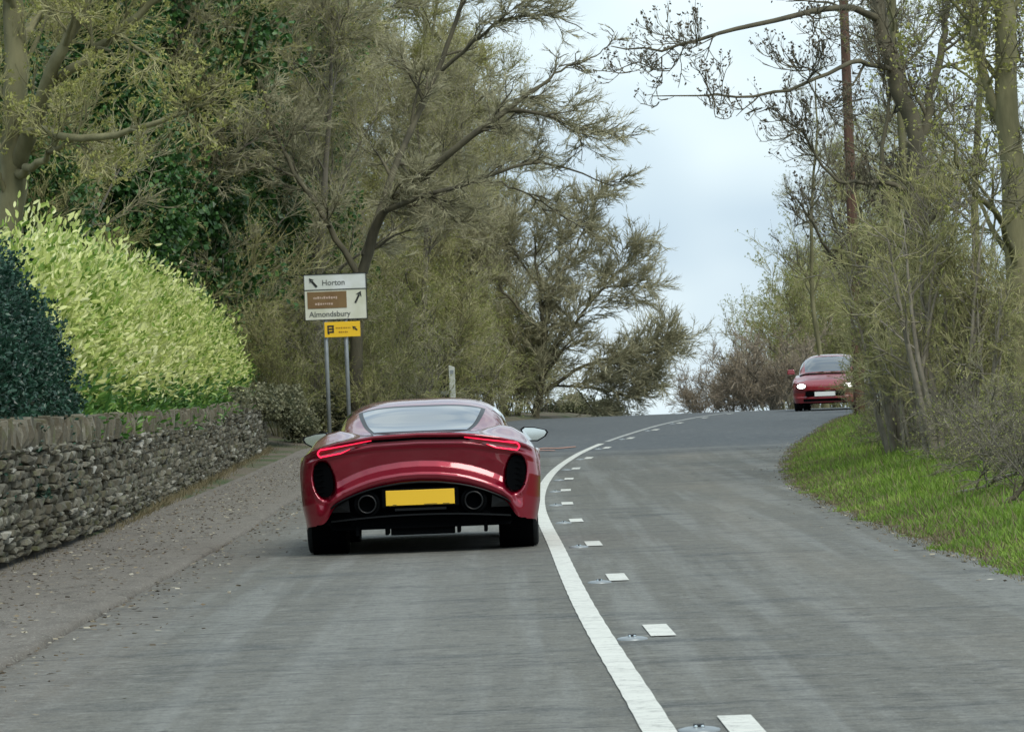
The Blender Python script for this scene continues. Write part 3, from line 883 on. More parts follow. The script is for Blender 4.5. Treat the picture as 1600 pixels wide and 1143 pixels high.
# rounded low tree beyond the crest, left of the gap
bx, bd = at(842, 640, 118)[0], 118.0
paths = [([P(835, 680, 118), P(842, 620, 118), P(852, 570, 118), P(850, 500, 118), P(840, 430, 118), P(835, 370, 118)], [.17, .14, .12, .09, .06, .03]),
         ([P(846, 615, 118), P(900, 575, 117.5), P(950, 560, 117), P(1000, 540, 117), P(1030, 530, 117)], [.09, .07, .055, .035, .015]),
         ([P(860, 600, 118), P(930, 605, 117.5), P(985, 620, 117), P(1020, 600, 117)], [.05, .04, .03, .012]),
         ([P(852, 570, 118), P(900, 500, 118), P(950, 440, 118), P(990, 400, 118)], [.08, .06, .04, .015]),
         ([P(848, 520, 118), P(800, 470, 118), P(760, 420, 118), P(730, 360, 118)], [.07, .055, .04, .02]),
         ([P(845, 580, 118), P(780, 560, 118), P(720, 530, 118), P(670, 480, 118)], [.07, .055, .04, .02]),
         ([P(852, 480, 118), P(890, 400, 118.5), P(920, 350, 119), P(930, 310, 119)], [.06, .045, .03, .012]),
         ([P(842, 450, 118), P(790, 370, 119), P(760, 310, 119)], [.05, .035, .015])]
me = make_tree(23, limbs=15, l1=.34, ang=(.2, 1.0), counts=(8, 7, 6, 3), t0=.10, trunk_paths=[(p_, [q * .75 for q in r_]) for p_, r_ in local(paths, bx, bd)], bark='bark_dark', tw='twig_grey', twig=(.012, .009), flat=.12, l1min=1.3, lm=.9)
plant_tree(me, bx, bd, 0, 1, 'rounded_tree', 'low rounded bare tree on the crest with twigs fanning into the sky')

# right side: chestnut with upturned twigs, ivy trunk, coppice, pole
bx, bd = at(1425, 700, 60)[0], 60.0
paths = [([P(1432, 770, 60), P(1425, 620, 60), P(1424, 500, 60), P(1428, 330, 60), P(1440, 205, 60), P(1405, 140, 60), P(1378, 60, 60), P(1362, -40, 60), P(1350, -200, 60)], [.22, .19, .18, .17, .15, .15, .14, .11, .06]),
         ([P(1440, 215, 60), P(1462, 130, 60), P(1478, 40, 60), P(1490, -80, 60)], [.08, .07, .055, .04]),
         ([P(1375, 30, 60), P(1330, 6, 59.5), P(1290, 10, 59), P(1240, 28, 58.5), P(1180, 36, 58), P(1120, 55, 58), P(1060, 72, 58), P(1005, 80, 58), P(955, 72, 58)], [.07, .055, .05, .045, .04, .032, .025, .017, .009]),
         ([P(1395, 110, 60), P(1340, 90, 59), P(1290, 115, 58.5), P(1220, 150, 58), P(1130, 150, 58), P(1020, 150, 58)], [.05, .04, .032, .026, .018, .008]),
         ([P(1430, 300, 60), P(1380, 280, 60), P(1330, 290, 59), P(1290, 270, 59), P(1260, 210, 59), P(1200, 160, 59)], [.05, .04, .032, .025, .02, .01]),
         ([P(1425, 400, 60), P(1385, 350, 60), P(1372, 250, 60), P(1390, 160, 60), P(1400, 60, 60)], [.05, .045, .04, .03, .02]),
         ([P(1426, 520, 60), P(1370, 460, 60), P(1300, 400, 59.5), P(1260, 330, 59), P(1230, 300, 59)], [.05, .04, .03, .02, .01])]
me = make_tree(24, limbs=7, l1=.18, ang=(.4, 1.1), counts=(5, 4, 4, 2), t0=.08, trunk_paths=[(p_, [q * .85 for q in r_]) for p_, r_ in local(paths, bx, bd)], bark='bark_dark', tw='twig_dark', bud='bud_brown', budn=9000, buds=.05, twig=(.009, .006), trop=(.0, .03, .10, .2), tip_up=.25, l1min=1.1, lm=.6)
plant_tree(me, bx, bd, 0, 1, 'chestnut_tree', 'forked bare tree with upturned budded twigs hanging over the road')

bx, bd = at(1578, 800, 52)[0], 52.0
paths = [([P(1592, 830, 52), P(1588, 600, 52), P(1590, 400, 52), P(1578, 200, 52), P(1570, 50, 52), P(1560, -200, 52)], [.20, .17, .16, .15, .14, .09]),
         ([P(1580, 250, 52), P(1540, 120, 52), P(1515, 0, 52), P(1500, -120, 52)], [.07, .06, .05, .03]),
         ([P(1590, 420, 52), P(1560, 330, 51), P(1520, 300, 50.5), P(1480, 210, 50)], [.05, .04, .03, .015])]
me = make_tree(25, limbs=9, l1=.18, ang=(.6, 1.2), counts=(4, 4, 4, 2), t0=.2, trunk_paths=local(paths, bx, bd), bark='bark_olive', tw='twig_dark', bud='bud', budn=5000, buds=.045, twig=(.008, .006), ivy=2500, ivyh=(.55, 1.0), ivym='bud', ivys=.05, l1min=.9, lm=.7)
plant_tree(me, bx, bd, 0, 1, 'mossy_tree', 'straight moss covered trunk at the right edge with yellow green leaves')

tS = make_tree(26, H=10, r0=.085, limbs=16, l1=.20, ang=(.4, 1.0), counts=(5, 4, 4, 2), t0=.15, tw='twig_dark', bark='bark_olive', bud='bud_dark', budn=5000, buds=.035, twig=(.009, .006), tip_up=.12, lm=.8)
for (x, d, rz, s, lb) in [(at(1470, 700, 66)[0], 66, .4, 1.05, 'slender dark tree rising between the forked tree and the right edge'),
                          (at(1530, 700, 74)[0], 74, 2.4, 1.1, 'thin leaning bare tree behind the mossy right hand trunk'),
                          (at(1400, 600, 82)[0], 82, 4.1, 1.0, 'bare tree standing behind the brown telegraph pole'),
                          (at(1290, 600, 116)[0], 116, 1.3, .95, 'small bare tree beside the road just behind the oncoming red car'),
                          (at(1455, 600, 72)[0], 72, 5.3, .85, 'dark twiggy tree in the scrub between pole and road'),
                          (at(1600, 600, 84)[0], 84, 3.0, 1.2, 'bare tree deep in the right hand wood behind the mossy trunk')]:
    plant_tree(tS, x, d, rz, s, 'bare_tree', lb)

G_SC = 'scrub bushes along the right verge'
scr = [(1425, 78, .7), (1440, 70, .8), (1455, 66, .85), (1455, 84, .9), (1480, 62, .95), (1490, 74, .95), (1510, 58, .9), (1515, 68, 1.05), (1545, 55, .9), (1560, 64, 1.05), (1600, 56, 1.0), (1610, 70, 1.1), (1440, 90, 1.0), (1345, 92, .60),
       (1375, 101, .62), (1440, 98, 1.3), (1330, 112, 1.35), (1300, 118, 1.6), (1430, 92, 1.2), (1510, 86, 1.2), (1640, 56, 1.1), (1245, 122, 1.3), (1580, 48, .6), (1640, 46, .8), (1410, 74, .6), (1370, 110, 1.5)]
for k, (px, d, s) in enumerate(scr):
    x = max(at(px, 650, d)[0], float(xright(d)) + 1.2)
    if k == 13: x = at(px, 650, d)[0]
    if k == 25: x = max(x, at(px, 650, d)[0])
    s *= .54 if (k < 13 or k > 17) and k != 20 else .8
    if k == 13: s = .42
    m_ = near_scrub if k % 3 != 1 else grey_scrub
    plant_tree(m_, x, d, k * 1.7, s, 'scrub_bush', place_label('budding multi stemmed scrub bush' if m_ is near_scrub else 'grey twiggy scrub bush', x, d),
               G_SC if m_ is near_scrub else 'grey scrub bushes along the right verge', 'bush', parts=('stems', 'twigs', 'ivy'))
# trees and scrub on the outside of the bend, beyond the crest
for k, (px, d, s, t) in enumerate([(1300, 165, .85, tA), (1345, 172, 1.1, tB), (1262, 158, .52, tB), (1400, 180, 1.2, tA), (1340, 185, 1.2, tA), (1450, 190, 1.2, tB)]):
    plant_tree(t, at(px, 600, d)[0], d, k * 1.9, s, 'budding_tree', place_label('budding tree beyond the bend', at(px, 600, d)[0], d), 'budding trees beyond the bend')
for k, (px, d, s) in enumerate([(1225, 146, 1.3), (1262, 150, 1.6), (1300, 152, 1.9), (1345, 160, 2.0)]):
    plant_tree(near_scrub, at(px, 640, d)[0], d, k * 2.3, s, 'scrub_bush', place_label('olive scrub bush beyond the bend', at(px, 640, d)[0], d), 'scrub beyond the bend', 'bush', parts=('stems', 'twigs', 'ivy'))
# pale coppice stems
bx, bd = at(1470, 760, 50)[0], 50.0
cp = make_tree(31, H=3.4, r0=.055, limbs=5, l1=.35, ang=(.3, .8), counts=(5, 4, 4, 2), t0=.25, tw='twig_olive', bark='dead_wood', bud='bud_dark', budn=2500, stems=11, fan=.22, twig=(.007, .005), lm=.6)
plant_tree(cp, bx, bd, 0, 1.0, 'coppice_clump', 'clump of pale upright coppice stems rising from the right verge', None, 'bush', parts=('stems', 'twigs', 'ivy'))
plant_tree(cp, at(1408, 740, 55)[0], 55, 2.0, .9, 'coppice_clump', 'smaller clump of leaning pale stems beside the forked tree', None, 'bush', parts=('stems', 'twigs', 'ivy'))

plant_tree(cp, at(1440, 740, 54)[0], 54, 4.0, .72, 'coppice_clump', 'third clump of slim pale stems between the forked tree and the bramble', None, 'bush', parts=('stems', 'twigs', 'ivy'))
plant_tree(cp, at(1535, 740, 50)[0], 50, 1.0, .7, 'coppice_clump', 'rightmost clump of slim stems in front of the mossy right hand trunk', None, 'bush', parts=('stems', 'twigs', 'ivy'))

# scrub at the foot of the left wood and over the far end of the wall
for k, (px, d, s) in enumerate([(440, 86, .8), (480, 92, 1.1), (560, 96, 1.15), (620, 98, 1.2), (670, 103, 1.1), (720, 108, 1.1), (770, 112, .9), (640, 90, .75), (590, 88, .8), (420, 96, 1.3), (800, 122, .9), (520, 104, 1.5), (700, 118, 1.5), (350, 92, 1.5), (740, 126, 1.4), (820, 128, 1.0), (780, 119, .9), (850, 131, .8), (440, 110, 1.7)]):
    m_ = grey_scrub if k % 2 else near_scrub
    plant_tree(m_, at(px, 640, d)[0], d, k * 2.1, s, 'scrub_bush', place_label('grey twiggy undergrowth bush' if m_ is grey_scrub else 'olive undergrowth bush', at(px, 640, d)[0], d),
               'grey scrub under the left wood' if m_ is grey_scrub else 'olive scrub under the left wood', 'bush', parts=('stems', 'twigs', 'ivy'))

# reddish bushes beyond the crest
rb = make_tree(41, H=2.3, r0=.03, limbs=6, l1=.5, ang=(.2, .8), counts=(5, 5, 4, 3), t0=.08, tw='twig_red', bark='bark_grey', bud='bud_red', budn=5000, buds=.045, stems=9, fan=.8, twig=(.010, .008), lm=.7)
for (px, d, s, lb) in [(1105, 138, .8, 'low reddish bush nearest the sky gap beyond the crest'), (1150, 134, 1.0, 'reddish brown bush in the middle of the row beyond the crest'),
                       (1195, 132, 1.15, 'tallest reddish bush beyond the crest beside the red car'), (1232, 138, 1.2, 'reddish bush behind the oncoming red car')]:
    t = plant_tree(rb, at(px, 640, d)[0], d, px * .1, s, 'reddish_bush', lb, None, 'bush', parts=('stems', 'twigs', 'ivy'))

# ------------------------------------------------------------------ leaf masses
def mound(name, cs, n, size, matn, label, cat, aspect=.9, core=.72, parent_name='foliage', up=(0, 0, .2), seed=5):
    """bush of overlapping lobes cs = [(x, d, z, rx, ry, rz)]"""
    rg = np.random.default_rng(seed)
    cs = np.array(cs, float)
    t = empty(name, (cs[0, 0], cs[0, 1], float(zr(cs[0, 1]))), label=label, cat=cat)
    off = np.array(t.location)
    vol = cs[:, 3] * cs[:, 5]; p = vol / vol.sum()
    w = rg.choice(len(cs), n, p=p)
    dirn = norm(rg.normal(size=(n, 3)))
    rr = rg.uniform(.72, 1.04, n) + .07 * np.sin(dirn[:, 0] * 9 + w) + .06 * np.sin(dirn[:, 2] * 11 + 2 * w)
    C = cs[w, :3] + dirn * cs[w, 3:6] * rr[:, None] - off
    V_, F_ = leaf_quads(C, rg.uniform(.6, 1.3, n) * size, dirn * .6 + np.array(up), .8, aspect, rg)
    a = Acc(); a.add(V_, F_)
    ob(parent_name, a.mesh(parent_name, M[matn]), t)
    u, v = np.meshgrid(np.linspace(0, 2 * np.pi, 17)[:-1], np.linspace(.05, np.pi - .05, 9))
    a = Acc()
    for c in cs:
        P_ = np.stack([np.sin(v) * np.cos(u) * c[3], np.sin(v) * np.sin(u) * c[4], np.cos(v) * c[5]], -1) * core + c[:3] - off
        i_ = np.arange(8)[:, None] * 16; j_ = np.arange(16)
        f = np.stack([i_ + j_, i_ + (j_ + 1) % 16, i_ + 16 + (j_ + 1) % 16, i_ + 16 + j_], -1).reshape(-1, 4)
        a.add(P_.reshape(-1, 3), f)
    ob('inner_mass', a.mesh('inner_mass', M['hedge_core'], smooth=True), t, kind='stuff')  # solid dark core put inside the lobes to keep them opaque
    return t


# ivy shrub at the far end of the wall, and the grey-green shrubs behind the sports car
def lobe(px, py, d, r, rz=None, ry=None): 
    p = at(px, py, d); return (p[0], d, p[2], r, ry or r, rz or r)
mound('ivy_bush', [lobe(362, 622, 72, .32, .20, 1.8), lobe(388, 622, 76, .32, .26, 1.6), lobe(415, 628, 79, .34, .34, 1.5), lobe(448, 634, 82, .40, .42, 1.4)], 9000, .055, 'ivy_pale', 'grey green ivy bush smothering the far end of the stone wall', 'bush', seed=8)
mound('ivy_bush', [lobe(480, 640, 88, .5, .5), lobe(520, 640, 90, .5, .55), lobe(470, 665, 84, .4, .35)], 8000, .055, 'ivy_pale', 'grey green ivy bush at the foot of the direction sign', 'bush', seed=9)
mound('holly_shrub', [lobe(600, 630, 92, .5, .42), lobe(640, 628, 93, .42, .38), lobe(570, 640, 91, .4, .4), lobe(660, 640, 94, .4, .3)], 8000, .06, 'ivy_pale', 'rounded bluish green shrub above the roof of the red sports car', 'bush', seed=10)
mound('pale_bush', [lobe(900, 640, 134, .7, .55), lobe(945, 645, 136, .7, .5), lobe(860, 645, 132, .5, .4)], 6000, .07, 'ivy_pale', 'pale low bush on the skyline at the foot of the rounded tree', 'bush', seed=12)
mound('yew_tree', [lobe(640, 520, 106, 1.1, 1.6), lobe(600, 540, 104, .7, 1.3), lobe(680, 560, 108, .8, 1.0)], 16000, .06, 'bud_dark', 'rounded olive evergreen behind the direction sign', 'tree', parent_name='crown', seed=13, core=.6)


# hedges
def hedge(name, d0, d1, xc, hw, top, n_sh, leaf, matn, label, seed, per=9, folded=True, aspect=.42, lean=(.5, 0, 1.0), tuft=.22, ends=1.2, mat_low=None, base=.85, spread=.55):
    rg = np.random.default_rng(seed)
    t = empty(name, (xc((d0 + d1) / 2), (d0 + d1) / 2, 0), label=label, cat='hedge')
    off = np.array(t.location)
    # shoots over front, top, ends
    d = rg.uniform(d0, d1, n_sh)
    th = np.concatenate([rg.uniform(-.35, 1.2, int(n_sh * .72)), rg.uniform(1.2, math.pi, n_sh - int(n_sh * .72))])
    endk = np.minimum(1, np.sqrt(np.clip(1 - (1 - np.minimum(d - d0, d1 - d) / ends).clip(0, 1) ** 2, 0.02, 1)))
    T = top(d) * (.35 + .65 * endk); W = hw * (.3 + .7 * endk)
    lump = 1 + .09 * np.sin(d * 2.3 + 3 * np.sin(th * 2)) + .08 * np.sin(d * 5.1 + th * 7) + rg.normal(size=n_sh) * .03
    depth = rg.uniform(.80, 1.0, n_sh)
    ex = 2.6
    cx = np.sign(np.cos(th)) * np.abs(np.cos(th)) ** (2 / ex); cz = np.sign(np.sin(th)) * np.abs(np.sin(th)) ** (2 / ex)
    hh = (T - base)
    X = xc(d) + W * cx * lump * depth
    Z = zr(d) + base + np.maximum(cz, -.15) * hh * lump * depth
    C = np.stack([X, d, Z], -1)
    nrm = norm(np.stack([cx, np.zeros(n_sh), cz], -1))
    sh = norm(nrm * .8 + np.array(lean) + rg.normal(size=(n_sh, 3)) * .25)
    L_ = rg.uniform(.5, 1.2, n_sh) * tuft * (1 + .8 * (cz > .8))
    idx = np.repeat(np.arange(n_sh), per)
    u = np.tile(np.linspace(0, 1, per), n_sh)
    Cl = C[idx] + sh[idx] * (L_[idx] * u)[:, None] + rg.normal(size=(len(idx), 3)) * .02
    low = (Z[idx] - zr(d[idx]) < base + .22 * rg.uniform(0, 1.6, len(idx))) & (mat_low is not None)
    a = Acc()
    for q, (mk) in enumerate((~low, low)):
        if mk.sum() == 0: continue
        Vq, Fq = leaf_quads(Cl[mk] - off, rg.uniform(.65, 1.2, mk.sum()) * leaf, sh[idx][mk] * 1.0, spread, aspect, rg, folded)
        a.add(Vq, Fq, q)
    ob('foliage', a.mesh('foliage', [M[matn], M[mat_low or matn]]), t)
    # solid dark core put inside the shoots to keep the hedge opaque
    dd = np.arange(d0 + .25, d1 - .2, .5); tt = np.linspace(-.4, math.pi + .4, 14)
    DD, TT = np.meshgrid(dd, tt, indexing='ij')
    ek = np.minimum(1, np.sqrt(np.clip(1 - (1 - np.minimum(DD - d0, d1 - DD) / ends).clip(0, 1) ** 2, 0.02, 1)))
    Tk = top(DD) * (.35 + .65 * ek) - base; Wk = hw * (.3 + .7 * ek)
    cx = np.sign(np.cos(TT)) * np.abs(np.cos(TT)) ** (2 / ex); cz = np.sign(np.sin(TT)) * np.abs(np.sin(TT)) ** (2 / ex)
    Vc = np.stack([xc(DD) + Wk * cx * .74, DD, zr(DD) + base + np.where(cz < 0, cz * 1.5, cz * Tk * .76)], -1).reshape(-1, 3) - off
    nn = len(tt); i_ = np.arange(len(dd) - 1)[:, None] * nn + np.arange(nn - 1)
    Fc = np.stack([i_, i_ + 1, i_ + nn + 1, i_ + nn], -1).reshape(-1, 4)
    ob('inner_mass', mesh('inner_mass', Vc, Fc, M['hedge_core'], smooth=True), t)
    return t


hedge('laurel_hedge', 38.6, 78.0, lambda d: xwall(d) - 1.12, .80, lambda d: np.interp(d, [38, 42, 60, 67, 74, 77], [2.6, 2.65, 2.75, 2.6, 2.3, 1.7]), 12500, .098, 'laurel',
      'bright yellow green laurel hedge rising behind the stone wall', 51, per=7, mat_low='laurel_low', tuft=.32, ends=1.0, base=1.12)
hedge('dark_hedge', 27.0, 40.0, lambda d: xwall(d) - .88, .74, lambda d: np.interp(d, [26, 33, 36, 38.5, 41], [2.7, 2.65, 2.5, 1.95, 1.5]), 11000, .05, 'dark_hedge',
      'dark bluish green clipped hedge behind the wall at the left edge', 52, per=7, folded=False, aspect=.6, tuft=.07, ends=2.2, lean=(.2, 0, .3), spread=.9)

# grass on the right verge (one growing mass) and a sparse fringe on the left
rg = np.random.default_rng(61)
def grass(n, d, x, h, w, leanx=0.0):
    base = np.stack([x, d, gz(x, d) - .01], -1)
    dirn = norm(np.stack([rg.normal(size=n) * .45 + leanx, rg.normal(size=n) * .45, np.ones(n)], -1))
    s = norm(np.stack([rg.normal(size=n), rg.normal(size=n) * .5, np.zeros(n)], -1))
    h = h[:, None]; w = w[:, None]
    mid = base + dirn * h * .55
    tip = base + dirn * h + np.stack([dirn[:, 0] * .35, dirn[:, 1] * .35, -.12 * np.ones(n)], -1) * h
    V = np.stack([base - s * w, base + s * w, tip], 1).reshape(-1, 3)
    return V, [(np.arange(n) * 3)[:, None] + np.array([[0, 1, 2]])]
n = 210000
d = 21 + 70 * rg.beta(1.0, 1.35, n)
e = rg.beta(1.05, 1.7, n) * 4.8
x = xright(d) + .12 + e + .10 * np.sin(d * 1.9) + .07 * np.sin(d * 4.7)
cl = .5 + .5 * np.sin(x * 2.1 + np.sin(d * 1.1) * 2) * np.sin(d * 1.7 + x)
h = (.06 + .12 * cl * rg.uniform(.4, 1, n)) * np.clip(.35 + e * .9, .35, 1.0) * (1 + .7 * (rg.uniform(size=n) > .93))
a = Acc(); a.add(*grass(n, d, x, h, np.full(n, .009) * (1 + d / 90)))
ob('verge_grass', a.mesh('verge_grass', M['grass']), label='bright green grass verge curving along the right edge of the road', cat='grass', kind='stuff')
n = 32000
d = rg.uniform(21, 100, n); x = xright(d) - .02 + rg.gamma(1.1, .45, n)
a = Acc(); a.add(*grass(n, d, x, rg.uniform(.03, .16, n) * np.clip(.4 + (x - xright(d)), .3, 1.6), np.full(n, .008)))
n = 4500
d = rg.uniform(25, 100, n); x = np.where(d < 80, xwall(np.minimum(d, 82)) + .05 + rg.gamma(1, .05, n), xleft(d) - .1 - rg.gamma(1.2, .6, n))
a.add(*grass(n, d, x, rg.uniform(.04, .16, n), np.full(n, .006)))
ob('dead_grass', a.mesh('dead_grass', M['straw']), label='straw coloured dead grass and weeds along the road edges', cat='grass', kind='stuff')
# ferny grass tufts at the wall foot
# leaf litter on footway and gutter
n = 5200
d = rg.uniform(15, 74, n)
x = np.where(rg.uniform(size=n) < .75, xleft(d) - .12 - rg.uniform(0, 1, n) ** .8 * 1.15, xleft(d) + rg.gamma(1.2, .16, n))
zz = np.where(x < xleft(d) - .1, .041, .004) + zr(d)
C = np.stack([x, d, zz + .006], -1)
V, F_ = leaf_quads(C, rg.uniform(.02, .06, n), np.array([0, 0, 0]), 1, .7, rg)
V = V.reshape(n, 4, 3); V[:, :, 2] = C[:, None, 2] + np.abs(V[:, :, 2] - C[:, None, 2]) * .25; V = V.reshape(-1, 3)
a = Acc(); a.add(V, F_)
n = 1000
d = rg.uniform(21, 90, n); x = xright(d) + .16 - rg.gamma(1.1, .09, n) + rg.normal(size=n) * .08
C = np.stack([x, d, zr(d) + .008], -1)
V, F_ = leaf_quads(C, rg.uniform(.02, .06, n), np.array([0, 0, 0]), 1, .7, rg)
V = V.reshape(n, 4, 3); V[:, :, 2] = C[:, None, 2] + np.abs(V[:, :, 2] - C[:, None, 2]) * .25; a.add(V.reshape(-1, 3), F_)
ob('leaf_litter', a.mesh('leaf_litter', M['litter']), label='dry leaves and grit scattered along footway, gutter and verge', cat='leaf litter', kind='stuff')

# fallen branches and brushwood at the lower right
def bent(points, r, name, label, matn='dead_wood', side=5, seed=0):
    rg_ = np.random.default_rng(seed)
    pts = np.array(points, float); n_ = 12
    tt = np.linspace(0, len(pts) - 1, n_ + 1)
    Pp = np.stack([np.interp(tt, np.arange(len(pts)), pts[:, j]) for j in range(3)], -1); Pp[1:-1] += rg_.normal(size=(n_ - 1, 3)) * .025
    t = empty(name, tuple(Pp[0]), label=label, cat='branch')
    Pp = Pp - Pp[0]
    R_ = np.linspace(r, r * .35, n_ + 1)
    a_ = Acc(); a_.add(*tubes(Pp[None], R_[None], 7))
    ob('limb', a_.mesh('limb', M[matn], smooth=True), t)
    Ln = np.array([np.linalg.norm(np.diff(Pp, axis=0), axis=1).sum()])
    S, D, L2, r2 = spawn(Pp[None], R_[None], Ln, side * 3, .1, 1, .4, 1.0, .4, .5, rg_)
    P2 = grow(S, D, L2, 5, .15, np.array([0, 0, .02]), rg_); a_ = Acc(); a_.add(*tubes(P2, taper(np.maximum(r2, .006), 5, .4), 4))
    S, D, L3, r3 = spawn(P2, taper(r2, 5), L2, 7, .1, 1, .4, .9, .5, .5, rg_)
    P3 = grow(S, D, L3, 2, .15, np.array([0, 0, .03]), rg_); a_.add(*tubes(P3, taper(np.full(len(L3), .006), 2, .5), 3, tip=True))
    ob('twigs', a_.mesh('twigs', M[matn]), t)
bent([P(1497, 735, 44), P(1515, 690, 44), P(1532, 672, 44), P(1570, 668, 43.5)], .04, 'fallen_branch', 'pale dead branch bent over the dark hollow on the right bank', seed=1)
bent([P(1540, 815, 34), P(1570, 790, 34), P(1605, 755, 34), P(1640, 725, 34)], .03, 'fallen_branch', 'dark fallen branch lying on the grass at the right edge', 'bark_dark', seed=2)
bent([P(1480, 775, 38), P(1530, 760, 37.5), P(1580, 738, 37), P(1640, 715, 36)], .028, 'fallen_branch', 'grey branch leaning out of the brushwood above the verge grass', 'bark_grey', seed=3)
bent([P(1560, 700, 41), P(1590, 690, 41), P(1640, 705, 40)], .03, 'fallen_branch', 'pale branch lying at the right edge above the fallen grey one', seed=4)
bs = make_tree(71, H=1.6, r0=.022, limbs=5, l1=.6, ang=(.4, 1.2), counts=(4, 3, 3, 2), t0=.05, tw='twig_dark', bark='bark_grey', stems=14, fan=1.6, twig=(.006, .004), bud='bud_dark', budn=3000, buds=.035, trop=(-.02, -.03, 0, 0), lm=.5)
for k, (px, d, s) in enumerate([(1570, 43, .55), (1610, 39, .6), (1530, 47, .6), (1640, 42, .8), (1590, 48, .7), (1480, 54, .5), (1630, 36, .45), (1400, 62, .5), (1400, 70, .5), (1355, 84, .5), (1440, 57, .6)]):
    x = max(at(px, 700, d)[0], float(xright(d)) + 1.5)
    plant_tree(bs, x, d, k * 1.3, s, 'bramble_bush', place_label('low grey brown bramble tangle', x, d) if k != 3 else 'spiky grey bramble tangle half cut off by the right edge of the view', 'bramble tangles on the right verge', 'bush', parts=('stems', 'twigs', 'ivy'))
mound('ivy_bank', [lobe(1520, 690, 60, .5, .4), lobe(1560, 700, 62, .6, .4), lobe(1600, 720, 56, .6, .5), lobe(1460, 680, 72, .7, .5)], 9000, .06, 'ivy', 'dark leafy hollow in the bank behind the fallen branch', 'bush', seed=14)

# ------------------------------------------------------------------ telegraph pole, sign, posts, studs
px_, pd = at(1343, 640, 88)[0], 88.0
t = empty('telegraph_pole', (px_, pd, float(gz(np.array(px_), np.array(pd)))), label='tall reddish brown wooden pole standing in the right hand scrub', cat='pole')
b = MB(); b.lathe((0, 0, 0), [(.0, -.2), (.125, -.2), (.122, .5), (.112, 4), (.10, 8), (.092, 11.6), (.0, 11.65)], 14, 'Z'); b.build('shaft', M['pole_wood'], t, smooth=True)
b = MB(); b.box((0, -.125, 2.0), (.13, .01, .18)); b.build('number_tag', M['galv'], t)

sx, sdp = at(531, 640, 84)[0], 84.0
sgz = float(gz(np.array(sx), np.array(sdp)))
sign = empty('direction_sign', (sx, sdp, sgz), label='white direction sign with brown panel on two grey posts beside the wood', cat='road sign')
ctr = at(531, 463, 84)[2] - sgz
Wd, Hd = 1.26, .93
b = MB(); b.box((0, 0, ctr + Hd / 2 - .155), (Wd, .02, .31)); b.build('upper_panel', M['sign_white'], sign, bevel=.004)
b = MB(); b.box((0, 0, ctr - Hd / 2 + .305), (Wd, .02, .605)); b.build('lower_panel', M['sign_cream'], sign, bevel=.004)
b = MB(); b.box((-.175, -.014, ctr - .06), (.80, .008, .34)); bp = b.build('brown_panel', M['sign_brown'], sign)
fr = MB()
for (cx, cz, w_, h_) in [(0, Hd / 2, Wd + .03, .016), (0, -Hd / 2, Wd + .03, .016), (-Wd / 2 - .004, 0, .016, Hd), (Wd / 2 + .004, 0, .016, Hd), (0, Hd / 2 - .318, Wd, .012)]:
    fr.box((cx, -.006, ctr + cz), (w_, .03, h_))
fr.build('border', M['ink'], sign)
for k, xx in enumerate((-.23, .18)):
    b = MB(); b.lathe((xx, .05, 0), [(.0, -.1), (.042, -.1), (.042, ctr + Hd / 2 - .04), (0, ctr + Hd / 2 - .03)], 12, 'Z'); b.build('post', M['galv'], sign, smooth=True)


def text(s, size, loc, m, parent, name='lettering', sxx=1.0, bold=0.0):
    cu = bpy.data.curves.new(name, 'FONT'); cu.body = s; cu.size = size; cu.extrude = .001; cu.offset = bold
    o = bpy.data.objects.new(name, cu); col.objects.link(o)
    bpy.context.view_layer.update()
    me_ = bpy.data.meshes.new_from_object(o)
    bpy.data.objects.remove(o)
    me_.materials.clear(); me_.materials.append(m)
    o = ob(name, me_, parent)
    o.rotation_euler = (math.pi / 2, 0, 0); o.location = loc; o.scale = (sxx, 1, 1)
    return o
text('Horton', .155, (-.27, -.016, ctr + .24), M['grey_ink'], sign, bold=.002)
text('Almondsbury', .155, (-.55, -.016, ctr - .40), M['grey_ink'], sign, bold=.002)
# illegible faded wording on the brown panel, read only as two rows of pale marks
b = MB()
rr_ = random.Random(4)
for row, (zz, x0, x1) in enumerate([(.045, -.45, .02), (-.08, -.42, -.08)]):
    x = x0
    while x < x1:
        w_ = rr_.uniform(.02, .04); b.box((x + w_ / 2, -.0195, ctr - .06 + zz + rr_.uniform(-.005, .005)), (w_, .003, rr_.uniform(.03, .055))); x += w_ + .014
b.build('lettering', M['pale_ink'], sign)


def arrow(cx, cz, ang, L_, wd, m, parent, head=.075, y=-.016):
    c, s = math.cos(ang), math.sin(ang)
    def q(u, v): return (cx + u * c - v * s, y, cz + u * s + v * c)
    b = MB()
    P_ = [q(-L_ / 2, -wd / 2), q(L_ / 2 - head, -wd / 2), q(L_ / 2 - head, wd / 2), q(-L_ / 2, wd / 2)]
    H_ = [q(L_ / 2 - head * 1.25, -head * .75), q(L_ / 2, 0), q(L_ / 2 - head * 1.25, head * .75), q(L_ / 2 - head * .8, 0)]
    b.add(P_ + [(p[0], p[1] - .004, p[2]) for p in P_], [(0, 1, 2, 3), (4, 7, 6, 5), (0, 4, 5, 1), (1, 5, 6, 2), (2, 6, 7, 3), (3, 7, 4, 0)])
    H2 = [(p[0], p[1] - .002, p[2]) for p in H_]
    b.add(H2 + [(p[0], p[1] - .004, p[2]) for p in H2], [(0, 1, 3), (3, 1, 2), (4, 7, 5), (7, 6, 5), (0, 4, 5, 1), (1, 5, 6, 2)])
    b.build('arrow', m, parent)
arrow(-.45, ctr + .30, R(130), .24, .045, M['ink'], sign)
arrow(.46, ctr - .02, R(63), .27, .04, M['ink'], sign, head=.085)
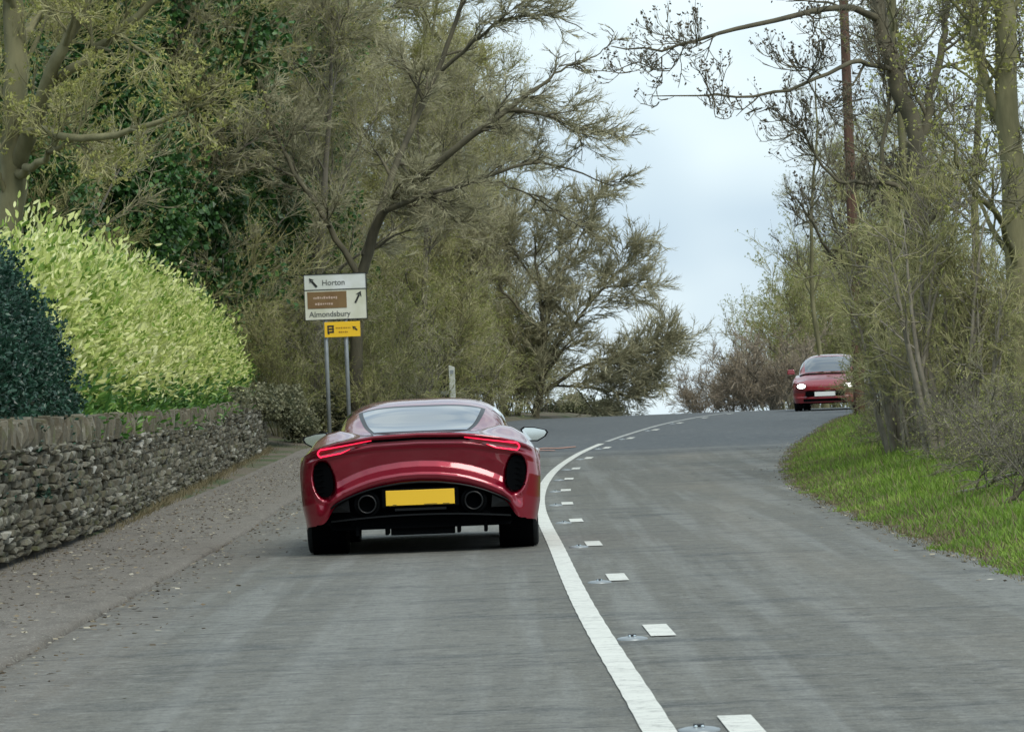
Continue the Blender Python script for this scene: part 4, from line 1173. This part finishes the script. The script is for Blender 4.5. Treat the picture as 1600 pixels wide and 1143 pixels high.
# yellow temporary sign
ysg = empty('yellow_sign', (sx + .115, sdp - .03, sgz), label='small yellow diversion style sign fixed below the white direction sign', cat='road sign')
yz = at(540, 514, 84)[2] - sgz
b = MB(); b.box((0, 0, yz), (.73, .012, .31)); b.build('panel', M['sign_yellow'], ysg, bevel=.004)
b = MB(); b.box((-.28, .04, yz), (.05, .06, .05)); b.box((.10, .04, yz), (.05, .06, .05)); b.build('clamp', M['galv'], ysg)
b = MB()
for zz in (.07, .01, -.05): b.box((-.235, -.009, yz + zz), (.13, .004, .035)); b.box((-.235 + .045 * (1 if zz > 0 else -1), -.009, yz + zz - .03), (.03, .004, .03))
b.box((-.29, -.0085, yz), (.03, .004, .16)); b.build('symbol', M['ink'], ysg)
b = MB(); x = -.12
while x < .16:
    w_ = rr_.uniform(.018, .03); b.box((x, -.009, yz + .03), (w_, .004, rr_.uniform(.02, .034))); x += w_ + .012
x = -.06
while x < .10:
    w_ = rr_.uniform(.018, .03); b.box((x, -.009, yz - .055), (w_, .004, rr_.uniform(.02, .034))); x += w_ + .012
b.build('lettering', mat('sign_brown_ink', (.35, .18, .01), .6), ysg)
arrow(.255, yz + .015, R(140), .13, .03, M['ink'], ysg, head=.06, y=-.009)

# white marker post and black bollard
x, d = at(707, 612, 97)[0], 97.0
g0 = float(gz(np.array(x - .1), np.array(d)))
t = empty('marker_post', (x, d, g0), label='slim white marker post just above the sports car roof', cat='post')
hp = at(707, 570, 97)[2] - g0
b = MB(); b.add([(-.07, -.04, -.1), (.07, -.04, -.1), (.07, .04, -.1), (-.07, .04, -.1), (-.07, -.04, hp), (.07, -.04, hp - .05), (.07, .04, hp - .05), (-.07, .04, hp)],
      [(0, 3, 2, 1), (4, 5, 6, 7), (0, 1, 5, 4), (1, 2, 6, 5), (2, 3, 7, 6), (3, 0, 4, 7)]); b.build('shaft', M['white_post'], t, bevel=.01)
b = MB(); b.box((0, -.045, hp - .16), (.08, .008, .08)); b.build('reflector', M['galv'], t)
x, d = at(694, 612, 97)[0], 96.5
t = empty('bollard', (x, d, g0), label='short black bollard left of the white marker post', cat='bollard')
hb = at(694, 602, 96.5)[2] - g0
b = MB(); b.lathe((0, 0, 0), [(0, -.1), (.11, -.1), (.11, hb - .08), (.09, hb - .03), (.05, hb), (0, hb)], 16, 'Z'); b.build('body', M['black'], t, smooth=True)
b = MB(); b.lathe((0, 0, 0), [(.112, hb - .22), (.114, hb - .2), (.114, hb - .15), (.112, hb - .13)], 16, 'Z'); b.build('band', M['galv'], t)

# cat's eyes
b = MB()
prof_ = [(.0, .020), (.03, .021), (.045, .016), (.075, .012), (.10, .003), (.10, -.02)]
b.lathe((0, 0, 0), prof_, 20, 'Z'); V_ = [(v[0], v[1] * 1.25, v[2]) for v in b.v]
me_case = mesh('casting', V_, b.f, M['galv'], smooth=True)
b = MB(); b.box((0, 0, .022), (.05, .085, .018)); me_rub = mesh('rubber_insert', b.v, b.f, M['rubber'])
b = MB(); b.lathe((-.016, -.043, .024), [(0, -.006), (.008, -.004), (.008, .003)], 8, 'Y'); me_eye = mesh('reflector', b.v, b.f, M['mirror'])
words_n = ['nearest', 'second', 'third', 'fourth', 'fifth', 'sixth', 'seventh', 'eighth', 'ninth', 'tenth', 'eleventh', 'twelfth', 'thirteenth', 'fourteenth']
for k in range(14):
    dd_ = 14.57 + 6 * k - .62 + (.55 if k == 0 else 0)
    x = float(xdash(np.array(dd_))) - (.16 if k < 2 else .13)
    t = empty('road_stud', (x, dd_, float(zr(dd_)) + .005), label=words_n[k] + ' metal cat\'s eye stud between solid line and white dashes, counting up the road', cat='road stud', group='road studs along the centre line')
    t.scale = (.75, .75, .6)
    ob('casting', me_case, t); ob('rubber_insert', me_rub, t); ob('reflector', me_eye, t)
    o = ob('reflector', me_eye, t); o.location = (.032, 0, 0)

# ------------------------------------------------------------------ cars
def plan_path(Lr, nr, Lf, nf, length, n=300):
    """half outline in plan, unit half-width: rear centre -> corner -> side -> front corner -> front centre"""
    t = np.linspace(0, 1, 1200)
    xr = t; yr = Lr * (1 - (1 - np.clip(xr, 0, 1) ** nr).clip(0) ** (1 / nr))
    ys = np.linspace(Lr, length - Lf, 300)[1:-1]; xs = np.ones(len(ys))
    xf = t[::-1]; yf = length - Lf * (1 - (1 - xf ** nf).clip(0) ** (1 / nf))
    X = np.concatenate([xr, xs, xf]); Y = np.concatenate([yr, ys, yf])
    s = np.concatenate([[0], np.cumsum(np.hypot(np.diff(X), np.diff(Y)))])
    dens = np.interp(s, [0, 1.6, 1.8, s[-1]], [2.2, 2.2, 1, 1])       # finer columns round the end that faces the camera
    q = np.concatenate([[0], np.cumsum((dens[1:] + dens[:-1]) / 2 * np.diff(s))])
    k = np.linspace(0, q[-1], n)
    return np.interp(k, q, X), np.interp(k, q, Y)


def grid_faces(nr_, nc_, flip=False):
    i = np.arange(nr_ - 1)[:, None] * nc_ + np.arange(nc_ - 1)
    f = np.stack([i, i + 1, i + nc_ + 1, i + nc_], -1)
    return f[..., ::-1] if flip else f


def both(V, Fc):
    """mirror a half mesh about x=0"""
    V2 = V * [-1, 1, 1]
    F2 = Fc[:, ::-1] + len(V)
    return np.concatenate([V, V2]), np.concatenate([Fc, F2])


def body_band(px_, py_, W, Wt, zl, F2d, prof, rows=64, side_w=lambda y: 1.0):
    t = np.linspace(0, 1, rows)[:, None]
    x0 = W * px_[None, :]; y0 = py_[None, :]
    ZL = zl(x0, y0); ZT = F2d(x0, y0)
    Z = ZL + (ZT - ZL) * t
    Xk = x0 * Wt(t) * side_w(y0)
    Y = y0 + prof(x0, y0, Z, ZL, ZT)
    V = np.stack([Xk, np.broadcast_to(Y, Z.shape), Z], -1)
    return V


def interp2(ys, tables):
    """F(x, y) from cross-sections [(xs, zs), ...] at stations ys, smooth blend between stations"""
    def f(x, y):
        ax = np.abs(x); x_, y_ = np.broadcast_arrays(ax, y)
        vals = np.stack([np.interp(x_, a, b) for a, b in tables])
        k = np.clip(np.searchsorted(ys, y_) - 1, 0, len(ys) - 2)
        y0 = np.array(ys)[k]; y1 = np.array(ys)[k + 1]
        w = sstep(0, 1, (y_ - y0) / (y1 - y0)); w = np.clip(w, 0, 1)
        a = np.take_along_axis(vals, k[None], 0)[0]; b = np.take_along_axis(vals, (k + 1)[None], 0)[0]
        return a * (1 - w) + b * w
    return f


def wheel(parent, x, y, r, w, rim_r, spokes=10, rubber='rubber'):
    s = 1 if x > 0 else -1
    wp = bpy.data.objects.new('wheel', None); link(wp, parent); wp.location = (x, y, r)
    b = MB(); h = w / 2
    b.lathe((0, 0, 0), [(rim_r, -h * .86), (r * .93, -h), (r * .985, -h * .93), (r, -h * .8), (r, -h * .36), (r - .012, -h * .34), (r - .012, -h * .28), (r, -h * .26), (r, -.02), (r - .012, -.015), (r - .012, .015), (r, .02),
                        (r, h * .26), (r - .012, h * .28), (r - .012, h * .34), (r, h * .36), (r, h * .8), (r * .985, h * .93), (r * .93, h), (rim_r, h * .86)], 48)
    b.build('tyre', M[rubber], wp, smooth=False)
    b = MB(); b.lathe((0, 0, 0), [(rim_r, -h * .84), (rim_r * .93, -h * .8), (rim_r * .92, h * .8), (rim_r, h * .84)], 32)
    b.lathe((s * h * .5, 0, 0), [(0, s * .03), (.06, s * .03), (.07, -.02)], 16)
    for k in range(spokes):
        a = 2 * math.pi * k / spokes
        b.box((s * h * .55, math.cos(a) * rim_r * .5, math.sin(a) * rim_r * .5), (.03, .035, rim_r * .95), rot=Matrix.Rotation(a - math.pi / 2, 3, 'X'))
    b.build('rim', M['alloy'], wp)
    return wp


def poly_prism(name, pts, y0, y1, m, parent, curve=None, smooth=False):
    """outline in x,z extruded along y; curve(x) adds to y"""
    n = len(pts); cx = sum(p[0] for p in pts) / n; cz = sum(p[1] for p in pts) / n
    c = curve or (lambda x: 0.0)
    V = [(x, y0 + c(x), z) for x, z in pts] + [(x, y1 + c(x), z) for x, z in pts] + [(cx, y0 + c(cx), cz), (cx, y1 + c(cx), cz)]
    F = [(k, (k + 1) % n, n + (k + 1) % n, n + k) for k in range(n)] + [((k + 1) % n, k, 2 * n) for k in range(n)] + [(n + k, n + (k + 1) % n, 2 * n + 1) for k in range(n)]
    return ob(name, mesh(name, V, F, m, smooth=smooth), parent)


def spline(pts, n=40):
    pts = np.array(pts, float); P_ = np.vstack([2 * pts[0] - pts[1], pts, 2 * pts[-1] - pts[-2]])
    out = []
    for t in np.linspace(0, len(pts) - 1 - 1e-6, n):
        i = int(t); f = t - i; p0, p1, p2, p3 = P_[i:i + 4]
        out.append(.5 * ((2 * p1) + (-p0 + p2) * f + (2 * p0 - 5 * p1 + 4 * p2 - p3) * f ** 2 + (-p0 + 3 * p1 - 3 * p2 + p3) * f ** 3))
    return np.array(out)


def greenhouse(stations, n_exp, parent, panels, th=np.radians(np.linspace(0, 90, 46)), tumble=.12, lw=80):
    """panels: list of (name, material, mask(theta_deg, y), lift)"""
    ys, xb, zb, zc = (np.array(a, float) for a in stations)
    Y = np.linspace(ys[0], ys[-1], lw)
    def sm(v):
        k = np.interp(Y, ys, v); q = np.ones(7) / 7
        return np.convolve(np.pad(k, 3, mode='edge'), q, 'valid')
    XB, ZB, ZC = sm(xb)[:, None], sm(zb)[:, None], sm(zc)[:, None]
    c = np.cos(th)[None] ** (2 / n_exp); s = np.sin(th)[None] ** (2 / n_exp)
    X = XB * c * (1 - tumble * s); Z = ZB + (ZC - ZB) * s
    V0 = np.stack([X, np.broadcast_to(Y[:, None], X.shape), Z], -1)
    # outward normals for lifting panels
    du = np.gradient(V0, axis=0); dv = np.gradient(V0, axis=1); N = norm(np.cross(dv, du))
    N = np.where((N[..., :1] * V0[..., :1] + N[..., 2:] * 1.0) < 0, -N, N)
    G_ = grid_faces(lw, len(th))
    yc = (Y[:-1] + Y[1:]) / 2; tcn = np.degrees((th[:-1] + th[1:]) / 2)
    TT, YY = np.meshgrid(tcn, yc)
    used = np.zeros(TT.shape, bool)
    for nm, m, mask, lift in panels:
        mk = mask(TT, YY) & ~used; used |= mk
        Fq = G_[mk]
        if not len(Fq): continue
        V_ = (V0 + N * lift).reshape(-1, 3)
        if nm == 'side_window':
            u_, inv = np.unique(Fq, return_inverse=True); Fi = inv.reshape(Fq.shape)
            for sgn in (1, -1):
                ob(nm, mesh(nm, V_[u_] * [sgn, 1, 1], Fi if sgn == 1 else Fi[:, ::-1], m, smooth=True), parent)
            continue
        V2, F2 = both(V_, Fq)
        u_, inv = np.unique(F2, return_inverse=True)
        ob(nm, mesh(nm, V2[u_], inv.reshape(F2.shape), m, smooth=True), parent)


# ---- the red sports car
CX, CD = -.752, 31.95
car = empty('sports_car', (CX, CD, .004), 0, label='low wide red mid engined sports car with lit tail lamps seen from behind', cat='car')
PXn, PYn = plan_path(.50, 3.6, 1.2, 2.3, 4.41)
WB = .945
Wt = lambda t: np.interp(t, [0, .3, .6, .85, 1], [.955, .99, 1.0, .985, .965])
F_top = interp2([0, .75, 1.25, 2.1, 3.1, 3.65, 4.41], [
    ([0, .35, .5, .65, .77, .87, .95], [.930, .920, .900, .876, .846, .805, .765]),
    ([0, .45, .56, .66, .76, .85, .95], [.925, .925, .948, .965, .945, .89, .77]),
    ([0, .45, .56, .68, .78, .86, .95], [.93, .93, .945, .955, .935, .88, .76]),
    ([0, .6, .75, .86, .95], [.90, .90, .875, .83, .75]),
    ([0, .6, .75, .86, .95], [.86, .86, .83, .79, .72]),
    ([0, .45, .7, .84, .95], [.70, .71, .80, .77, .68]),
    ([0, .5, .95], [.50, .50, .48])])
def plan_y(x): return .50 * (1 - np.clip(1 - (np.abs(x) / WB) ** 3.6, 0, 1) ** (1 / 3.6))
def arch(x): return np.interp(np.abs(x), [0, .15, .3, .4, .5, .6, .68, .72, .76, .80, .95], [.556, .55, .53, .508, .476, .435, .393, .355, .28, .245, .235])
arch_s = lambda x: (arch(x - .015) + arch(x) + arch(x + .015)) / 3
def zl_fun(x, y):
    z = arch_s(x) + 0 * y
    side = np.interp(y, [.12, .3, .36, 4.0, 4.41], [.235, .22, .20, .17, .20])
    z = np.where(y > .14, side, z)
    for cy, rr in ((.78, .395), (3.355, .375)):
        q = rr ** 2 - (y - cy) ** 2
        z = np.where(q > 0, np.maximum(z, .345 + np.sqrt(np.maximum(q, 0))), z)
    return z
def vent_r(x, z): 
    xx = np.abs(x) - .752 - (z - .59) * .10
    return (np.abs(xx / .075) ** 2.4 + np.abs((z - .592) / .135) ** 2.4) ** (1 / 2.4)
def prof_fun(x, y, z, zl_, zt):
    ax = np.abs(x); rear = sstep(.45, .12, y)
    b = zt - z; a = z - arch_s(x)
    k = [0, .018, .032, .06, .085, .10, .125]
    lip = np.interp(b, [0, .012, .022, .040, .066, .080, .092, .13, .5], [-.030, -.034, -.022, .022, .020, .004, .0, .012, .012])
    hollow = np.interp(a, [-.1, 0, .03, .055, .075, .115, .16, .26, .5], [.03, .022, -.006, -.014, -.006, .055, .075, .045, .0])
    hollow = hollow * sstep(.84, .70, ax) + .0
    # the hollow's lower shelf curls down round the vent
    v = vent_r(x, z)
    rec = .13 * sstep(1.18, .82, v)
    rim = -.012 * np.exp(-((v - 1.28) / .16) ** 2) * sstep(.62, .5, z)
    return rear * (lip * sstep(.93, .86, ax) + hollow * sstep(.05, .12, b) + rec + rim)
V = body_band(PXn, PYn, WB, Wt, zl_fun, F_top, prof_fun, rows=90)
# body skin is one part: band + lid
nr_, nc_ = V.shape[:2]
Fb = grid_faces(nr_, nc_).reshape(-1, 4)
V1, F1 = both(V.reshape(-1, 3), Fb[:, ::-1])
yl = np.concatenate([.5 * np.linspace(0, 1, 26) ** 2.2, np.linspace(.5, 3.2, 60)[1:], 4.41 - 1.21 * np.linspace(1, 0, 24)[1:] ** 2.0])
o_ = np.argsort(PYn, kind='stable')
def half_w(y):
    h = np.ones_like(y)
    h = np.where(y < .5, np.clip(1 - np.clip(1 - y / .5, 0, 1) ** 3.6, 0, 1) ** (1 / 3.6), h)
    h = np.where(y > 4.41 - 1.2, np.clip(1 - np.clip(1 - (4.41 - y) / 1.2, 0, 1) ** 2.3, 0, 1) ** (1 / 2.3), h)
    return h
fr_ = np.linspace(0, 1, 40)
hx = WB * half_w(yl)[:, None] * fr_[None]
Yl = np.broadcast_to(yl[:, None], hx.shape)
Zl = F_top(hx, Yl)
Vl = np.stack([hx * .965, Yl - .030 * np.clip(1 - Yl / .12, 0, 1) * sstep(.93, .86, hx), Zl + .001], -1)
V2, F2 = both(Vl.reshape(-1, 3), grid_faces(len(yl), 40).reshape(-1, 4))
a = Acc(); a.add(V1, F1); a.add(V2, F2)
body_o = ob('body', a.mesh('body', M['red'], smooth=True), car)

ZZ = lambda t, y: np.ones_like(y, bool)
greenhouse(([.95, 1.25, 1.6, 1.9, 2.2, 2.5, 2.8, 3.2, 3.6], [.50, .60, .665, .69, .705, .715, .72, .70, .60], [.91, .92, .92, .91, .90, .89, .87, .84, .79],
            [.92, .985, 1.085, 1.15, 1.185, 1.20, 1.185, 1.03, .80]), 3.4, car, [
    ('rear_window', M['glass'], lambda t, y: (t > 47) & (y > 1.02) & (y < 1.80), .004),
    ('window_surround', M['black_gloss'], lambda t, y: ((t > 41) & (y > 1.0) & (y < 1.84)) & ~((t > 47) & (y > 1.02) & (y < 1.80)), .001),
    ('side_window', M['glass'], lambda t, y: (t > 6) & (t < 33) & (y > 1.95) & (y < 3.15), .003),
    ('windscreen', M['glass'], lambda t, y: (t > 30) & (y > 2.86), .003),
    ('roof', M['red'], ZZ, 0)])

def surf_y(x, z):
    zt = F_top(np.array(x, float), plan_y(x)); zl_ = arch_s(x)
    return float(plan_y(x) + prof_fun(np.array(x, float), plan_y(x), z, zl_, zt))
def ztop(x): return float(F_top(np.array(float(x)), plan_y(x)))
# slot under the tail lip: its darkness is put in as a black strip
V = []; xs = np.linspace(-.44, .42, 40)
for x in xs:
    for bz in (.034, .052): V.append((x, surf_y(x, ztop(x) - bz) - .004, ztop(x) - bz))
me = mesh('lip_slot_dark', V, [(2 * i, 2 * i + 2, 2 * i + 3, 2 * i + 1) for i in range(39)], M['black']); ob('lip_slot_dark', me, car)
# tail lamps: lens strip with a lit loop
for s in (-1, 1):
    xs = np.linspace(.40, .80, 40)
    V = []
    for x in xs:
        h = np.interp(x, [.40, .50, .62, .76, .80], [.008, .022, .034, .036, .012])
        zc_ = np.interp(x, [.40, .6, .80], [ztop(.40) - .042, ztop(.6) - .052, ztop(.8) - .045])
        for q in np.linspace(-1, 1, 5): V.append((s * x, surf_y(x, zc_ + q * h) - .010, zc_ + q * h))
    Fq = grid_faces(40, 5, s < 0).reshape(-1, 4)
    lamp = ob('tail_lamp', mesh('tail_lamp', V, Fq, M['lens'], smooth=True), car)
    loop = []
    for x in np.linspace(.36, .765, 22): loop.append((x, np.interp(x, [.36, .5, .765], [ztop(.36) - .034, ztop(.5) - .036, ztop(.765) - .024])))
    loop += [(.785, ztop(.785) - .040), (.782, ztop(.78) - .058)]
    for x in np.linspace(.765, .53, 16): loop.append((x, np.interp(x, [.53, .6, .765], [ztop(.53) - .070, ztop(.6) - .088, ztop(.765) - .080])))
    pts = spline([(s * x, surf_y(x, z) - .016, z) for x, z in loop], 110)
    b = MB(); b.tube(pts, np.interp(np.arange(110), [0, 20, 55, 95, 109], [.002, .0038, .006, .005, .002]), 8); b.build('light_strip', M['tail'], lamp, smooth=True)
# side vents with mesh bars
for s in (-1, 1):
    pts = []
    for k in range(28):
        a_ = 2 * math.pi * k / 28; c_, s_ = math.cos(a_), math.sin(a_)
        q = 1.0
        z = .592 + .135 * q * np.sign(s_) * abs(s_) ** (2 / 2.4); x = .752 + (z - .59) * .10 + .075 * q * np.sign(c_) * abs(c_) ** (2 / 2.4)
        pts.append((s * x, z))
    v_ = poly_prism('vent', pts if s > 0 else pts[::-1], .050, .075, M['black'], car, lambda x: float(plan_y(x)))
    b = MB()
    for k in range(5):
        z = .50 + k * .045
        b.box((s * .757, float(plan_y(.757)) + .045, z), (.13, .008, .006))
    b.build('vent_bars', M['black'], v_)
# diffuser assembly
V = []
xs = np.linspace(-.80, .80, 61); zz = np.linspace(0, 1, 10)
for x in xs:
    top = float(arch_s(x)) + .02; lo = .195 if abs(x) < .72 else .24
    for q in zz: V.append((x, float(plan_y(x)) + .10 + .05 * math.sin(q * 3.1), lo + (top - lo) * q))
ob('diffuser', mesh('diffuser', V, grid_faces(61, 10).reshape(-1, 4), M['black'], smooth=True), car)
b = MB()
b.box((0, .17, .26), (1.10, .10, .09)); b.box((.01, .19, .175), (.50, .12, .07))
for x in (-.50, -.27, .29, .50): b.box((x, .30, .19), (.028, .40, .09))
b.build('lower_diffuser', M['black'], car, bevel=.006)
b = MB()
for i, x in enumerate(np.linspace(-.70, .70, 25)[:-1]):
    x2 = x + 1.4 / 24; zz_ = lambda q: .300 - .035 * (abs(q) / .7) ** 2
    y1, y2 = float(plan_y(x)) + .012, float(plan_y(x2)) + .012
    V8 = [(x, y1, zz_(x) - .006), (x2, y2, zz_(x2) - .006), (x2, y2, zz_(x2) + .006), (x, y1, zz_(x) + .006), (x, y1 + .12, zz_(x) - .006), (x2, y2 + .12, zz_(x2) - .006), (x2, y2 + .12, zz_(x2) + .006), (x, y1 + .12, zz_(x) + .006)]
    b.add(V8, [(0, 1, 2, 3), (3, 2, 6, 7), (0, 4, 5, 1)])
b.build('diffuser_blade', M['black_gloss'], car)
# trim following the arch
pts = [(x, float(plan_y(x)) + .02, float(arch_s(x)) - .006) for x in np.linspace(-.70, .70, 60)]
b = MB(); b.tube(pts, .009, 6); b.build('arch_trim', M['black_gloss'], car, smooth=True)
for s in (-1, 1):
    b = MB(); b.lathe((s * .415, .0, .392), [(.060, .16), (.060, .035), (.064, .028), (.074, .030), (.076, .05), (.074, .18)], 32, 'Y'); ex = b.build('exhaust', M['steel'], car, smooth=True)
    b = MB(); b.lathe((s * .415, .0, .392), [(0, .11), (.061, .11)], 24, 'Y'); b.build('bore', M['black'], ex)
    b = MB(); b.lathe((s * .415, .0, .392), [(.078, .06), (.098, .055), (.104, .07), (.104, .12)], 32, 'Y'); b.build('exhaust_surround', M['black'], car, smooth=True)
    b = MB(); pz = [(s * .56, .44), (s * .68, .375), (s * .70, .335), (s * .55, .335)]
    poly_prism('side_duct', pz if s < 0 else pz[::-1], .05, .09, M['black_gloss'], car, lambda x: float(plan_y(x)))
b = MB(); b.box((0, .055, .4325), (.60, .05, .15)); b.build('plate_holder', M['black'], car, bevel=.008)
b = MB(); b.box((0, .026, .4325), (.535, .008, .118)); b.build('number_plate', M['plate'], car, bevel=.003)
b = MB()
for x, w_ in ((-.20, .03), (.08, .10), (.20, .05)): b.box((x, .0212, .3795), (w_, .001, .004))
b.build('plate_print', M['ink'], car)
b = MB(); b.box((0, .05, .342), (.40, .03, .018)); b.build('fog_lamp', M['black_gloss'], car)
# underbody
b = MB(); b.box((0, 2.3, .20), (1.35, 3.9, .03)); b.box((0, 1.0, .30), (1.1, 1.5, .22)); b.box((0, 2.6, .4), (1.5, 2.6, .3)); b.build('underbody', M['black'], car)
for s in (-1, 1):
    for cy in (.78, 3.355):
        b = MB(); b.lathe((s * .60, cy, .345), [(0, 0), (.385, 0), (.385, s * .27)], 24); b.build('wheel_liner', M['black'], car)
for s in (-1, 1):
    wheel(car, s * .765, .78, .345, .295, .255)
    wheel(car, s * .80, 3.355, .335, .245, .25)
# door mirrors
for s, x0, x1, zm in ((1, .80, 1.035, .862), (-1, .80, 1.035, .875)):
    mo = bpy.data.objects.new('door_mirror', None); link(mo, car)
    out = [(x0, zm + .045), (x0 + .03, zm + .066), (x0 + .12, zm + .060), (x1 - .015, zm + .035), (x1, zm + .012), (x1 - .02, zm - .022), (x1 - .09, zm - .062), (x0 + .06, zm - .058), (x0 + .02, zm - .015)]
    q = [(s * x, z) for x, z in out]; q = q if s < 0 else q[::-1]
    poly_prism('shell', q, 2.66, 2.78, M['black_gloss'], mo)
    cx_ = sum(x for x, _ in q) / len(q); cz_ = sum(z for _, z in q) / len(q)
    q2 = [(cx_ + (x - cx_) * .86, cz_ + (z - cz_) * .84) for x, z in q]
    g = poly_prism('mirror_glass', q2, 2.652, 2.66, M['mirror'], mo)
    b = MB(); b.box((s * .77, 2.75, zm - .05), (.12, .07, .02), rot=Matrix.Rotation(-s * .3, 3, 'Y')); b.build('stalk', M['black_gloss'], mo)

# ---- the oncoming red hatchback
HD = 104.0; hx_ = at(1290, 640, HD)[0]
hz = float(zr(HD)) + .004
hb_ = empty('hatchback', (hx_, HD, hz), R(-9), label='oncoming red hatchback with blazing headlamps half hidden by scrub', cat='car')
PX2, PY2 = plan_path(.55, 2.7, .35, 3.2, 3.95, 110)
F2t = interp2([0, .35, .95, 1.4, 3.4, 3.95], [([0, .5, .87], [.66, .66, .62]), ([0, .5, .87], [.80, .79, .72]), ([0, .6, .87], [.92, .91, .84]), ([0, .6, .87], [.95, .95, .90]), ([0, .6, .87], [.98, .98, .93]), ([0, .87], [.9, .88])])
def zl2(x, y):
    z = .20 + 0 * x + 0 * y
    for cy in (.72, 3.2):
        q = .34 ** 2 - (y - cy) ** 2; z = np.where(q > 0, np.maximum(z, .31 + np.sqrt(np.maximum(q, 0))), z)
    return z
pr2 = lambda x, y, z, a, b: sstep(.5, .1, y) * np.interp(z, [.2, .34, .36, .48, .52, .62, .7], [.02, 0, .05, .05, 0, .0, .05])
V = body_band(PX2, PY2, .86, Wt, zl2, F2t, pr2, rows=24)
V1, F1 = both(V.reshape(-1, 3), grid_faces(24, 110).reshape(-1, 4)[:, ::-1])
yl = np.concatenate([.55 * np.linspace(0, 1, 14) ** 2, np.linspace(.55, 3.6, 30)[1:], 3.95 - .35 * np.linspace(1, 0, 10)[1:] ** 2])
hw_ = np.where(yl < .55, (1 - np.clip(1 - yl / .55, 0, 1) ** 2.7) ** (1 / 2.7), 1.0); hw_ = np.where(yl > 3.6, (1 - np.clip(1 - (3.95 - yl) / .35, 0, 1) ** 3.2) ** (1 / 3.2), hw_)
hx2 = .86 * hw_[:, None] * np.linspace(0, 1, 16)[None]; Yl = np.broadcast_to(yl[:, None], hx2.shape)
V2, F2 = both(np.stack([hx2 * .965, Yl + .05 * np.clip(1 - Yl / .1, 0, 1), F2t(hx2, Yl)], -1).reshape(-1, 3), grid_faces(len(yl), 16).reshape(-1, 4))
a = Acc(); a.add(V1, F1); a.add(V2, F2); ob('body', a.mesh('body', M['red2'], smooth=True), hb_)
greenhouse(([.95, 1.3, 1.7, 2.2, 3.0, 3.6, 3.85], [.70, .76, .78, .78, .76, .72, .66], [.90, .93, .94, .95, .96, .96, .92], [.93, 1.19, 1.38, 1.43, 1.41, 1.30, 1.0]), 3.6, hb_, [
    ('windscreen', M['glass'], lambda t, y: (t > 38) & (y > 1.0) & (y < 1.68), .004),
    ('side_window', M['glass'], lambda t, y: (t > 6) & (t < 32) & (y > 1.35) & (y < 3.5), .004),
    ('rear_window', M['glass'], lambda t, y: (t > 38) & (y > 3.45), .004),
    ('roof', M['red2'], ZZ, 0)], lw=60)
def py2(x): return .55 * (1 - max(0, 1 - (abs(x) / .86) ** 2.7) ** (1 / 2.7))
for s in (-1, 1):
    pts = [(s * (.60 + .14 * math.cos(a_)), .625 + .075 * math.sin(a_)) for a_ in np.linspace(0, 2 * math.pi, 21)[:-1]]
    hl = poly_prism('headlamp', pts if s > 0 else pts[::-1], -.02, .06, M['glass'], hb_, py2)
    pts = [(s * (.60 + .11 * math.cos(a_)), .625 + .055 * math.sin(a_)) for a_ in np.linspace(0, 2 * math.pi, 21)[:-1]]
    poly_prism('lamp_glow', pts if s > 0 else pts[::-1], -.03, -.02, M['head'], hl, py2)
    wheel(hb_, s * .74, .72, .30, .19, .2); wheel(hb_, s * .74, 3.2, .30, .19, .2)
    b = MB(); b.box((s * .96, 1.35, 1.0), (.20, .10, .13), taper=.8); b.build('door_mirror', M['red2'], hb_, bevel=.02)
b = MB(); b.box((0, .035, .43), (1.0, .06, .12)); b.box((0, .03, .27), (1.1, .08, .07)); b.build('grille', M['black'], hb_, bevel=.01)
b = MB(); b.box((0, -.012, .42), (.52, .012, .11)); b.build('number_plate', M['plate_w'], hb_)
b = MB(); b.box((0, 2.0, .20), (1.4, 3.4, .06)); b.box((0, 2.0, .40), (1.2, 3.3, .3)); b.build('underbody', M['black'], hb_)
for s in (-1, 1):
    b = MB(); b.box((s * .34, .98, .955), (.5, .02, .015), rot=Matrix.Rotation(s * .1, 3, 'Y')); b.build('wiper', M['black'], hb_)
